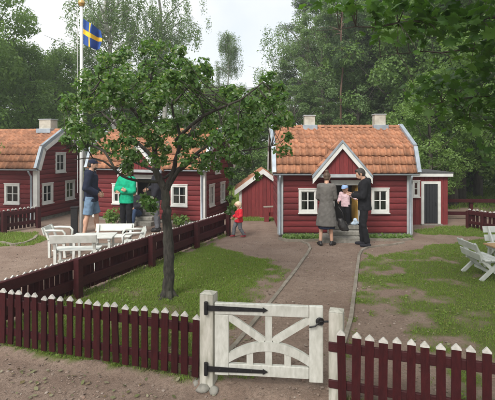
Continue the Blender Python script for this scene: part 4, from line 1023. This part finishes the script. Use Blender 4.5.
    o = link('crown', np_mesh('crown', Vv, Ff, L_TREE), r); o['kind'] = 'stuff'
lawn_tree()
# ------------------------------------------------------------------ big maple whose trunk stands outside the frame, its boughs hang in from the right
def maple():
    base = Vector((5.3, 3.9, 0)); r = empty('maple_tree', base); tag(r, 'maple boughs with broad dark leaves hanging in from the upper right', 'tree')
    mb = MB(); mb.tube(wig(bez((0,0,-.1), (-.2,.2,7.5), (-.2,0,0), 8), .03), [.26,.22,.20,.18,.16,.13,.10,.07,.03], 12)
    tips = []
    def bough(pts, r0):
        P = [Vector(p)-base for p in pts]; S = []
        for a, b in zip(P[:-1], P[1:]): S += [a.lerp(b, k/4) for k in range(4)]
        S.append(P[-1]); S = wig(S, .025); m = len(S)-1; mb.tube(S, [r0*(1-.92*i/m) for i in range(m+1)], 7)
        for i in range(int(m*.35), m+1): tips.append(S[i])
    bough([(5.2,3.95,2.6), (4.0,4.2,3.25), (2.7,4.5,3.45), (1.6,4.7,3.42), (.75,4.8,3.38)], .035)
    bough([(5.15,3.95,2.9), (4.2,4.6,3.3), (3.2,5.0,3.35), (2.3,5.2,3.25), (1.6,5.3,3.2)], .03)
    bough([(5.2,4.0,2.2), (4.3,4.7,2.6), (3.5,5.1,2.75), (2.75,5.3,2.72), (2.25,5.4,2.62)], .028)
    bough([(5.2,4.0,2.0), (4.6,4.9,2.35), (4.0,5.6,2.45), (3.4,6.0,2.4)], .028)
    bough([(5.2,3.9,3.3), (4.3,3.6,3.9), (3.0,3.4,4.2), (1.8,3.2,4.3)], .07)
    bough([(5.15,3.9,3.8), (4.2,5.2,4.6), (3.0,6.0,4.8)], .06)
    cen = []; tw = MB()
    def lf(px, py, D, n, sx, sy, sd):
        for i in range(n):
            c = PD(random.gauss(px, sx), random.gauss(py, sy), D+random.gauss(0, sd)) - base; cen.append(c)
    # clusters at the places the photograph shows them
    for px, py, D, n, sx, sy in [(486,14,4.2,34,14,12), (455,18,4.4,34,16,11), (425,16,4.5,32,14,10), (398,10,4.6,26,14,8), (372,8,4.7,20,12,6), (345,4,4.75,12,10,4), (318,2,4.8,6,8,3),
            (490,40,4.6,20,12,8), (462,42,4.9,14,14,7), (416,36,4.8,12,10,8), (384,28,4.8,8,8,7),
            (490,66,4.9,26,10,9), (466,82,5.1,26,14,8), (440,86,5.3,26,12,7), (420,92,5.4,18,8,6), (488,96,5.0,34,12,11), (456,106,5.4,26,13,9), (430,108,5.5,14,9,7), (488,122,5.5,22,12,10), (462,126,5.7,14,10,8),
            (490,150,5.9,12,9,9)]:
        lf(px, py, D, int(n*1.9), sx, sy*1.1, .26)
    show = list(cen)
    # unseen overhead boughs and leaves, added to shade the gravel before the fence
    bough([(5.1,3.8,4.4), (3.6,2.6,5.2), (1.6,1.0,5.5), (-.6,.6,5.5), (-2.6,.4,5.4), (-4.6,.6,5.2)], .08)
    bough([(5.1,3.8,4.8), (3.8,.8,5.5), (1.8,-1.6,5.6), (-.8,-2.2,5.5), (-3.2,-2.2,5.4), (-5.2,-2.0,5.2)], .08)
    bough([(5.1,3.8,4.0), (4.6,1.6,4.6), (3.4,-.6,4.9), (1.8,-2.4,5.0)], .08)
    for i in range(15000):
        t = random.choice(tips); cen.append(t + Vector((random.gauss(0,.5), random.gauss(0,.5), random.gauss(.15,.25))))
    up = [c for c in cen[len(show):] if not (c+base).y > .05 or (CAMH-((c+base).z)) / (c+base).y * FPX + HY < -6 or ((c+base).x/(c+base).y*FPX+CX) > 500]
    for c in show:
        j = min(((s-c).length, tuple(s)) for s in tips); e = Vector(j[1])
        if random.random() < .15: tw.tube(wig([e, e.lerp(c, .5)+Vector((0,0,.04)), c], .015), [.006,.0045,.0025], 4, cap=False)
    mb.build('trunk', BARKF, r, True); tw.build('twigs', BARKF, r)['kind'] = 'stuff'
    show.sort(key=lambda c: (c+base).y)
    LM = [MB().add(np.array(T_MAPLE[0])*(1,1,q), T_MAPLE[1]).mesh('leaf', L_MAPLE2, True) for q in (1.6, 3.2, 4.2)]
    for c in show[:300]:
        s = random.uniform(.085, .14); o = link('leaf', random.choice(LM), r, c, (random.gauss(.55,.45)*random.choice((1,1,-1)), random.gauss(0,.45), random.uniform(0,6.28)), (s,s,s))
    rest = np.array([tuple(c) for c in show[300:]]); n = len(rest)
    def mk(nm, P):
        n = len(P); nr = np.tile([[0.,-.25,.8]], (n,1)) + RNG.normal(0,.5,(n,3)); d = RNG.normal(0,1,(n,3)); d[:,2] -= .7
        Vv, Ff = scatter(P, nr, d, RNG.uniform(.085,.14,n), *T_MAPLE); o = link(nm, np_mesh(nm, Vv, Ff, L_MAPLE, True), r); o['kind'] = 'stuff'
    mk('foliage', rest); mk('shade_foliage', np.array([tuple(c) for c in up]))
L_MAPLE2 = None
def maple_obj_mat():
    m = L_MAPLE.copy(); m.name = 'maple_leaf_single'; N = m.node_tree.nodes; L = m.node_tree.links
    oi = N.new('ShaderNodeObjectInfo'); rp = [n for n in N if n.type == 'VALTORGB'][0]; L.new(oi.outputs['Random'], rp.inputs[0]); return m
L_MAPLE2 = maple_obj_mat()
maple()
# ------------------------------------------------------------------ low plants at the cottage walls
def plants(name, label, cells, n, size, h, m=L_OAK, cat='plants'):
    P = []
    for (x0, x1, y0, y1) in cells:
        for i in range(n): P.append((random.uniform(x0,x1), random.uniform(y0,y1), random.uniform(.02,1)**1.3*h))
    P = np.array(P); k = len(P); nr = np.tile([[0.,-.3,.8]],(k,1)) + RNG.normal(0,.5,(k,3)); Vv, Ff = scatter(P, nr, RNG.normal(0,1,(k,3)), size*RNG.uniform(.6,1.3,k), *T_LEAF)
    return tag(link(name, np_mesh(name, Vv, Ff, m)), label, cat, None, 'stuff')
hx2 = lambda px: HX0+hx(px)
plants('ground_cover', 'low green ground cover left of the stone steps of the porch cottage', [(hx2(282), hx2(300), 9.95, 10.32), (hx2(300), hx2(320), 10.05, 10.32)], 420, .055, .10, L_LIME)
plants('ground_cover', 'low green ground cover right of the stone steps of the porch cottage', [(hx2(364), hx2(385), 10.0, 10.32), (hx2(385), hx2(408), 10.05, 10.32)], 420, .055, .10, L_LIME)
edging('flower_bed_edging', [(.72,10.1), (.86,9.9), (1.3,9.86), (1.68,9.95)], .06, .05); edging('flower_bed_edging', [(2.75,9.98), (3.1,9.92), (3.5,9.95), (3.75,10.1)], .06, .05)
def shrub(label, p, n, rad, h, sz, m=L_LIME):
    r = empty('garden_plant', p); tag(r, label, 'plant'); mb = MB(); cl = []
    for i in range(14):
        a = random.uniform(0,6.28); q = Vector((math.cos(a)*rad*random.uniform(.2,1), math.sin(a)*rad*random.uniform(.2,1), h*random.uniform(.5,1))); mb.tube(wig(bez((0,0,0), q, (0,0,.05), 4), .01), [.008,.007,.006,.004,.002], 4, cap=False)
        cl.append((q, rad*.35, 1)); cl.append((q*.6, rad*.35, .7))
    mb.build('stem', L_OAK, r); Vv, Ff = scatter(*clump_leaves(cl, n, sz), *T_LEAF); o = link('foliage', np_mesh('foliage', Vv, Ff, m), r); o['kind'] = 'stuff'
shrub('leafy green plant beside the man in shorts, before the cottage wall', gp2(113, 12.0), 420, .28, .42, .075)
shrub('leafy green plant under the right front window of the cottage behind the tree', gp2(180, 11.75), 320, .28, .28, .075)
# ------------------------------------------------------------------ people
SKIN = mat('skin', (.50,.29,.20), (.56,.34,.245), 14, .55, spec=.35)
EYE = mat('eye', (.02,.015,.012)); LIP = mat('lip', (.36,.15,.12), rough=.5)
def cloth(n, c, v=1.25, b=.003): return mat(n, c, tuple(min(1, k*v) for k in c), 14, .9, b, 45, spec=.2)
def remesh(mb, name, m, parent, voxel=.012, smooth=3, wrinkle=0, extra=None, mats=None, seed=0):
    me = mb.mesh(name, m); o = bpy.data.objects.new('tmp', me); COL.objects.link(o)
    r = o.modifiers.new('r', 'REMESH'); r.mode = 'VOXEL'; r.voxel_size = voxel; r.use_smooth_shade = True
    s = o.modifiers.new('s', 'SMOOTH'); s.iterations = smooth; s.factor = .5
    if wrinkle:
        t = bpy.data.textures.get('wrinkle') or bpy.data.textures.new('wrinkle', 'CLOUDS'); t.noise_scale = .09; t.noise_depth = 2
        d = o.modifiers.new('d', 'DISPLACE'); d.texture = t; d.strength = wrinkle; d.mid_level = .45; d.texture_coords = 'LOCAL'
    bpy.context.view_layer.update()
    ev = o.evaluated_get(bpy.context.evaluated_depsgraph_get()); nm = bpy.data.meshes.new_from_object(ev); nm.name = name
    bpy.data.objects.remove(o); bpy.data.meshes.remove(me)
    if extra:
        bm = bmesh.new(); bm.from_mesh(nm)
        tmp = extra.mesh('x', mats, True); bm.from_mesh(tmp); bm.to_mesh(nm); bm.free(); bpy.data.meshes.remove(tmp)
        nm.materials.clear()
        for k in mats: nm.materials.append(k)
    nm.update()
    return link(name, nm, parent)
def loft(mb, rings, n=16):
    """closed tube of ellipse rings (cx, cy, z, rx, ry)"""
    vs = [(cx+rx*math.cos(2*math.pi*k/n), cy+ry*math.sin(2*math.pi*k/n), z) for cx, cy, z, rx, ry in rings for k in range(n)]; m = len(rings)
    fs = [(i*n+k, i*n+(k+1) % n, (i+1)*n+(k+1) % n, (i+1)*n+k) for i in range(m-1) for k in range(n)]
    fs += [tuple(range(n-1,-1,-1)), tuple(range((m-1)*n, m*n))]; return mb.add(vs, fs)
def person(label, loc, rz, h, pose=None, headrot=(0,0,0), wear=(), hair=None, group='visitors', headk=1.0, voxel=.011, name='person', wide=1.0):
    root = empty(name, loc, rz); root.scale = (h/1.75*wide, h/1.75*wide, h/1.75); tag(root, label, 'person', group)
    J = dict(pel=(0,0,.95), chest=(0,.0,1.26), neck=(0,-.01,1.455), shR=(.175,-.01,1.405), elR=(.225,-.03,1.13), wrR=(.235,.06,.89), shL=(-.175,-.01,1.405), elL=(-.225,-.03,1.13), wrL=(-.235,.06,.89),
             hipR=(.088,0,.92), knR=(.10,.02,.50), anR=(.10,-.02,.085), hipL=(-.088,0,.92), knL=(-.10,.02,.50), anL=(-.10,-.02,.085), toe=(0,1,0), feet=None)
    J.update(pose or {}); J = {k: (Vector(v) if k != 'feet' else v) for k, v in J.items()}
    HM = Euler(headrot).to_matrix(); hc = J['neck'] + HM @ Vector((0, .035, .165*headk)); hk = headk
    def H(x, y, z): return hc + HM @ (Vector((x, y, z))*hk)
    b = MB()
    b.ell(hc, (.075*hk,.094*hk,.112*hk), HM, 16, 12); b.ell(H(0,.03,-.058), (.054*hk,.062*hk,.058*hk), HM); b.cap(H(0,.088,.012), H(0,.104,-.018), .009*hk, .014*hk); b.ell(H(0,.085,-.052), (.03*hk,.02*hk,.018*hk), HM)
    for s in (-1, 1): b.ell(H(s*.077,-.008,-.004), (.011*hk,.021*hk,.031*hk), HM, 8, 6)
    b.cap(J['neck']-Vector((0,0,.06)), H(0,-.015,-.06), .056*(.6+.4*hk), .052*hk)
    b.ell(J['chest'], (.165,.112,.215)); b.ell(J['pel'], (.152,.112,.14)); b.cap(J['pel'], J['chest'], .122, .125)
    for s in 'RL':
        b.cap(J['neck']-Vector((0,0,.05)), J['sh'+s], .055, .058); b.cap(J['sh'+s], J['el'+s], .052, .040); b.cap(J['el'+s], J['wr'+s], .040, .027)
        b.cap(J['hip'+s], J['kn'+s], .083, .054); b.cap(J['kn'+s], J['an'+s], .054, .036)
        kn, an = J['kn'+s], J['an'+s]; calf = kn.lerp(an, .3); b.ell(calf+Vector((0,-.018,0)), (.05,.05,.10))
        td = Vector(J.get('toe'+s, J['toe'])).normalized(); b.cap(an-td*.03-Vector((0,0,.045)), an+td*.13-Vector((0,0,.055)), .034, .027)
    ex = MB()
    for s in 'RL':
        el, wr = J['el'+s], J['wr'+s]; d = (wr-el).normalized(); sg = 1 if s == 'R' else -1
        sidev = Vector(J.get('palm'+s, (sg*1.0, 0, 0))); sidev = (sidev - d*sidev.dot(d)).normalized(); ac = d.cross(sidev).normalized()   # sidev: back of the hand
        M = Matrix((ac, sidev, d)).transposed(); b.ell(wr+d*.045, (.040,.019,.052), M, 10, 8)
        curl = -sidev
        for k in range(4):
            o = (k-1.5)*.019; ln = [.066,.076,.072,.056][k]; p0 = wr+d*.075+ac*o; p1 = p0+d*ln*.5+curl*.006; p2 = p1+d*ln*.3+curl*ln*.28; p3 = p2+d*ln*.12+curl*ln*.3
            ex.tube([p0-d*.012, p1, p2, p3], [.0098,.0092,.0086,.0068], 6)
        fw = ac*(1 if ac.dot(Vector((0,1,0.3))) > 0 else -1); t0 = wr+d*.022+fw*.028; ex.tube([t0, t0+d*.03+fw*.022, t0+d*.058+fw*.024+curl*.012], [.0115,.0105,.008], 6)
    for s in (-1, 1): ex.ell(H(s*.031,.083,.012), (.0125*hk,.010*hk,.0085*hk), HM, 8, 6, 1); ex.cap(H(s*.018,.093,.034), H(s*.046,.083,.034), .0045, .0035, 6, 3)
    ex.cap(H(-.02,.098,-.055), H(.02,.098,-.055), .006, .006, 6, 2)
    HAIRM = hair[0] if hair else EYE
    remesh(b, 'body', SKIN, root, voxel, 3, extra=ex, mats=[SKIN, EYE, LIP, HAIRM])
    if hair:
        g = MB(); st = hair[1]
        g.ell(H(0,-.018,.026), (.084*hk,.097*hk,.104*hk), HM, 16, 12)
        if st == 'bun': g.ell(H(0,-.07,.125), (.046,.044,.042), HM); g.ell(H(0,-.04,-.03), (.07,.065,.07), HM)
        if st == 'long': g.ell(H(0,-.055,-.05), (.080,.055,.13), HM); g.ell(H(0,-.06,-.14), (.072,.04,.10), HM)
        if st == 'short': g.ell(H(0,-.03,-.005), (.079,.085,.085), HM); g.ell(H(0,.03,.085), (.062,.06,.035), HM)
        if st == 'child': g.ell(H(0,-.045,-.03), (.08*hk,.065*hk,.09*hk), HM)
        ho = remesh(g, 'hair', hair[0], root, .009, 1, .022)
        # leave the face clear
        bm = bmesh.new(); bm.from_mesh(ho.data); IM = HM.inverted(); dl = []
        for f in bm.faces:
            c = IM @ (f.calc_center_median()-hc)
            if c.y > .045*hk and c.z < .060*hk: dl.append(f)
        bmesh.ops.delete(bm, geom=dl, context='FACES'); bm.to_mesh(ho.data); bm.free()
    def limb(g, pts, rad): g.tube(pts, rad, 12)
    for it in wear:
        k, m = it[0], it[1]; a = it[2] if len(it) > 2 else {}
        g = MB(); nm = a.get('name', k); inf = a.get('inf', .016); wr_ = a.get('wrinkle', .024)
        if k in ('top', 'jacket', 'coat'):
            hem = a.get('hem', .86); ch, pe = J['chest'], J['pel']; fl = a.get('flare', 1.0)
            rings = [(pe.x, pe.y, hem, (.165+inf)*fl, (.122+inf)*fl)]
            if hem < .8: rings.append((pe.x, pe.y, (hem+1.0)/2, (.160+inf)*(1+fl)/2, (.12+inf)*(1+fl)/2))
            rings += [(pe.x, pe.y, pe.z+.06, .152+inf, .112+inf), (ch.x, ch.y, ch.z-.1, .148+inf, .108+inf), (ch.x, ch.y, ch.z+.04, .168+inf, .116+inf), (ch.x, ch.y-.005, ch.z+.13, .160+inf, .10+inf), (J['neck'].x, J['neck'].y, J['neck'].z-.005, .075, .07)]
            loft(g, rings)
            for s in 'RL':
                sh, el, w2 = J['sh'+s], J['el'+s], J['wr'+s]; sl = a.get('sleeve', 1.0); g.ell(sh, .062+inf)
                if sl >= 1: limb(g, [sh, sh.lerp(el, .5), el], [.060+inf, .052+inf, .046+inf]); g.ell(el, .046+inf); limb(g, [el, el.lerp(w2, .5), el.lerp(w2, .97)], [.046+inf, .040+inf, .033+inf])
                else: limb(g, [sh, sh.lerp(el, sl)], [.062+inf, .052+inf])
                g.cap(J['neck']-Vector((0,0,.045)), sh, .05+inf, .058+inf)
            if a.get('hood'): g.ell(J['neck']+Vector((0,-.085,-.03)), (.10,.055,.085)); g.ell(J['neck']+Vector((0,-.03,.01)), (.088,.075,.04))
        elif k in ('trousers', 'shorts', 'skirt'):
            pe = J['pel']; inf = a.get('inf', .010)
            g.ell(pe+Vector((0,0,-.01)), (.155+inf,.115+inf,.145))
            for s in 'RL':
                hp, kn, an = J['hip'+s], J['kn'+s], J['an'+s]
                if k == 'trousers': limb(g, [hp, hp.lerp(kn, .5), kn], [.09+inf, .076+inf, .06+inf]); g.ell(kn, .059+inf); limb(g, [kn, kn.lerp(an, .5), kn.lerp(an, .98)], [.06+inf, .052+inf, .048+inf])
                elif k == 'shorts': limb(g, [hp, hp.lerp(kn, .5), hp.lerp(kn, a.get('to', .88))], [.092+inf, .080+inf, .076+inf])
            if k == 'skirt': loft(g, [(pe.x, pe.y, a['hem'], .20, .16), (pe.x, pe.y, .7, .175, .135), (pe.x, pe.y, 1.0, .155, .115)])
        elif k == 'shoes':
            for s in 'RL':
                an = J['an'+s]; td = Vector(J.get('toe'+s, J['toe'])).normalized(); bt = a.get('boot', .0)
                g.cap(an-td*.035-Vector((0,0,.042)), an+td*.135-Vector((0,0,.050)), .043, .035); g.cap(an-Vector((0,0,.02)), an+Vector((0,0,.005+bt)), .046, .048)
            wr_ = 0
        elif k == 'cap':
            g.ell(H(0,-.008,.042), (.090*hk,.105*hk,.085*hk), HM, 16, 10); br_ = [H(x, y, z) for x, y, z in ((-.07,.07,.05), (.07,.07,.05), (.05,.165,.035), (-.05,.165,.035))]
            g.ell(H(0,.11,.045), (.066*hk,.070*hk,.011), HM); wr_ = 0
            o = remesh(g, 'cap', m, root, .010, 2); bm = bmesh.new(); bm.from_mesh(o.data); IM = HM.inverted()
            bmesh.ops.delete(bm, geom=[f for f in bm.faces if (IM @ (f.calc_center_median()-hc)).z < .030*hk], context='FACES'); bm.to_mesh(o.data); bm.free(); continue
        elif k == 'beard':
            g.ell(H(0,.042,-.072), (.054,.058,.046), HM); wr_ = .006
        remesh(g, nm, m, root, a.get('voxel', .012), 3, wr_)
    return root
BRN = mat('brown_hair', (.06,.033,.02), (.10,.06,.035), 40, .6, .003, 80, (1,1,.3)); BLK = mat('dark_brown_hair', (.018,.013,.010), (.04,.028,.02), 40, .6, .003, 80); BLD = mat('blond_hair', (.62,.50,.34), (.72,.60,.44), 40, .6, .003, 80)
GREYC = cloth('grey_wool_cloth', (.115,.108,.10)); NAVY = cloth('navy_cloth', (.014,.018,.036)); BLACK = cloth('black_cloth', (.010,.010,.012), 1.6); DENIM = cloth('light_denim', (.13,.20,.29)); JEANS = cloth('blue_denim', (.045,.075,.14))
GREEN = cloth('green_knit', (.008,.30,.165)); RED = cloth('red_knit', (.52,.022,.035)); GREYT = cloth('grey_trouser_cloth', (.13,.135,.15)); PINK = cloth('pale_pink_cloth', (.55,.40,.43)); PBLUE = cloth('pale_blue_cloth', (.22,.33,.52)); WSHOE = cloth('white_shoe', (.6,.6,.6)); REDB = mat('red_rubber', (.30,.02,.035), rough=.35); CHAR = cloth('charcoal_cloth', (.022,.022,.028)); BLKL = mat('black_leather', (.012,.011,.011), (.02,.018,.018), 20, .5)
def at_(px, py, z=0): return G(px, py, z)
# woman in the long grey coat, seen from behind
person('woman in long grey coat and hair bun standing before the stone steps', at_(326.5, 245.5), R(-14), 1.60,
    pose=dict(shR=(.150,-.01,1.395), shL=(-.150,-.01,1.395), elR=(.20,.05,1.13), wrR=(.15,.26,1.06), elL=(-.20,.05,1.12), wrL=(-.15,.26,1.04), knL=(-.12,.03,.5), anL=(-.14,-.05,.085), knR=(.10,.02,.5), anR=(.12,.02,.085), toeL=(-.5,1,0), toeR=(.6,1,0), palmR=(1,0,.3), palmL=(-1,0,.3)), headrot=(R(-12), 0, R(-8)),
    wear=[('skirt', NAVY, dict(hem=.40)), ('coat', GREYC, dict(hem=.47, flare=1.42, inf=.016, wrinkle=.02)), ('shoes', BLKL, dict(name='sandals'))], hair=(BRN, 'bun'))
# man in black, turned to her, looking down
person('man in black hooded jacket and black trousers standing beside the stone steps', at_(364.5, 246), R(72), 1.70,
    pose=dict(elR=(.23,.02,1.12), wrR=(.10,.25,1.14), elL=(-.23,.02,1.12), wrL=(-.09,.26,1.12), palmR=(.3,0,-1), palmL=(-.3,0,-1), anL=(-.10,-.07,.085), anR=(.11,.05,.085), knR=(.1,.05,.5)), headrot=(R(-24), 0, R(6)),
    wear=[('trousers', BLACK, dict(inf=.014)), ('jacket', BLACK, dict(hem=.80, hood=True, inf=.026)), ('shoes', CHAR)], hair=(BLK, 'short'))
# child in the doorway
p = Vector(((345.5-CX)/FPX*10.2, 10.2, .317))
person('small child in pale pink shirt and blue cap on the top step', p, R(150), .90,
    pose=dict(elL=(-.33,.08,1.30), wrL=(-.50,.18,1.20), elR=(.24,.02,1.14), wrR=(.22,.2,1.05), neck=(0,0,1.42)), headrot=(R(-12), 0, 0), headk=1.45, voxel=.014, wide=1.15,
    wear=[('trousers', BLACK, dict(inf=.02)), ('top', PINK, dict(hem=.84, inf=.024)), ('shoes', BLKL), ('cap', PBLUE)], hair=(BRN, 'child'), group='visitors')
# bag on the woman's arm
def bag():
    p = PD(342.5, 232, 9.56); r = empty('shoulder_bag', p, R(-10)); tag(r, 'black shoulder bag hanging at the right side of the woman in grey', 'bag'); mb = MB()
    loft(mb, [(.05,0,.02,.06,.05), (.04,0,.05,.105,.065), (0,0,.15,.105,.065), (-.03,0,.25,.075,.045), (-.05,0,.29,.05,.03)]); remesh(mb, 'bag_body', BLKL, r, .010, 3, .02)
    MB().tube([(.04,0,.26), (-.0,.02,.42), (-.08,.03,.54), (-.16,.02,.50), (-.13,0,.27)], .010, 6).build('strap', BLKL, r, True)
bag()
p = Vector(((355-CX)/FPX*10.17, 10.17, .316)); mb = MB(); mb.ell((0,0,.05), (.085,.05,.05)); mb.ell((.01,0,.11), (.05,.035,.05)); mb.ell((-.05,0,.035), (.05,.04,.032))
tag(remesh(mb, 'crumpled_bag', cloth('pale_blue_white_bag', (.42,.52,.62), 1.5, .01), None, .010, 1, .05), 'crumpled pale blue and white bag on the top step by the door', 'bag').location = p
# left group
person('man in navy hooded sweater, denim shorts and cap beside the flagpole', at_(91, 238.5), R(-80), 1.86,
    pose=dict(elR=(.25,-.06,1.12), wrR=(.14,.16,.99), elL=(-.25,-.06,1.12), wrL=(-.14,.16,.99), knR=(.11,-.06,.5), knL=(-.11,.10,.5), anR=(.12,-.13,.085), anL=(-.12,.10,.085), palmR=(.6,.5,0), palmL=(-.6,.5,0)), headrot=(R(-6), 0, 0),
    wear=[('shorts', DENIM, dict(inf=.022, to=.92)), ('top', NAVY, dict(hem=.82, hood=True, inf=.034, name='sweater')), ('shoes', CHAR), ('cap', NAVY), ('beard', BLK)], hair=(BLK, 'short'))
person('woman in bright green sweater and black trousers with folded arms', G(126.5, 236.5), R(155), 1.68,
    pose=dict(elR=(.26,.06,1.16), wrR=(-.02,.19,1.17), elL=(-.26,.06,1.14), wrL=(.04,.17,1.12), palmR=(0,1,0), palmL=(0,1,0)), headrot=(R(-8), 0, R(15)),
    wear=[('trousers', BLACK, dict(inf=.010)), ('top', GREEN, dict(hem=.83, inf=.028, name='sweater')), ('shoes', BLKL)], hair=(BRN, 'long'))
sp = s2.location + Vector((math.sin(MR)*-.32, math.cos(MR)*-.32, 0)) - Vector((.10, 0, 0))
person('person in blue jeans sitting on the steps behind the tree', (sp.x, sp.y, -.18), R(168), 1.66,
    pose=dict(pel=(0,-.02,.52), chest=(0,.06,.82), neck=(0,.10,1.02), shR=(.175,.09,.97), elR=(.24,.22,.76), wrR=(.12,.40,.70), shL=(-.175,.09,.97), elL=(-.24,.22,.76), wrL=(-.12,.40,.70), hipR=(.09,.02,.50), knR=(.14,.42,.62), anR=(.14,.46,.275), hipL=(-.09,.02,.50), knL=(-.14,.42,.62), anL=(-.13,.50,.275), palmR=(0,0,1), palmL=(0,0,1)), headrot=(R(-10),0,0),
    wear=[('trousers', JEANS), ('top', CHAR, dict(hem=.50, inf=.024)), ('shoes', WSHOE)], hair=(BRN, 'short'))
person('person in dark jacket and grey trousers standing behind the tree trunk', G(157, 231), R(95), 1.74,
    pose=dict(elR=(.23,.04,1.12), wrR=(.17,.24,1.05), palmR=(1,0,0)), wear=[('trousers', GREYT), ('jacket', CHAR, dict(hem=.80, inf=.028)), ('shoes', BLKL)], hair=(BLK, 'short'))
person('blond toddler in red sweater, grey leggings and red boots walking by the fence end', G(238.8, 237.3), R(112), .80,
    pose=dict(neck=(0,.02,1.40), elR=(.27,-.04,1.14), wrR=(.31,.13,1.0), elL=(-.28,.02,1.14), wrL=(-.32,.18,1.06), knR=(.10,.16,.50), anR=(.10,.20,.12), knL=(-.10,-.02,.48), anL=(-.10,-.20,.12)), headk=1.55, voxel=.014, wide=1.25,
    wear=[('trousers', GREYT, dict(inf=.02, name='leggings')), ('top', RED, dict(hem=.80, inf=.034, flare=1.08, name='sweater')), ('shoes', REDB, dict(boot=.12, name='boots'))], hair=(BLD, 'child'))

# ------------------------------------------------------------------ damp woodland air
def haze():
    m = bpy.data.materials.new('damp_air'); m.use_nodes = True; N = m.node_tree.nodes; N.remove(N['Principled BSDF'])
    v = N.new('ShaderNodeVolumePrincipled'); v.inputs['Color'].default_value = (.92,.96,1,1); v.inputs['Density'].default_value = .0028; v.inputs['Anisotropy'].default_value = .2
    m.node_tree.links.new(v.outputs[0], N['Material Output'].inputs['Volume'])
    o = MB().box(-150, 150, -150, 150, -1.2, 24).build('haze', m); tag(o, 'thin damp air between the trees', 'haze', None, 'stuff')
haze()
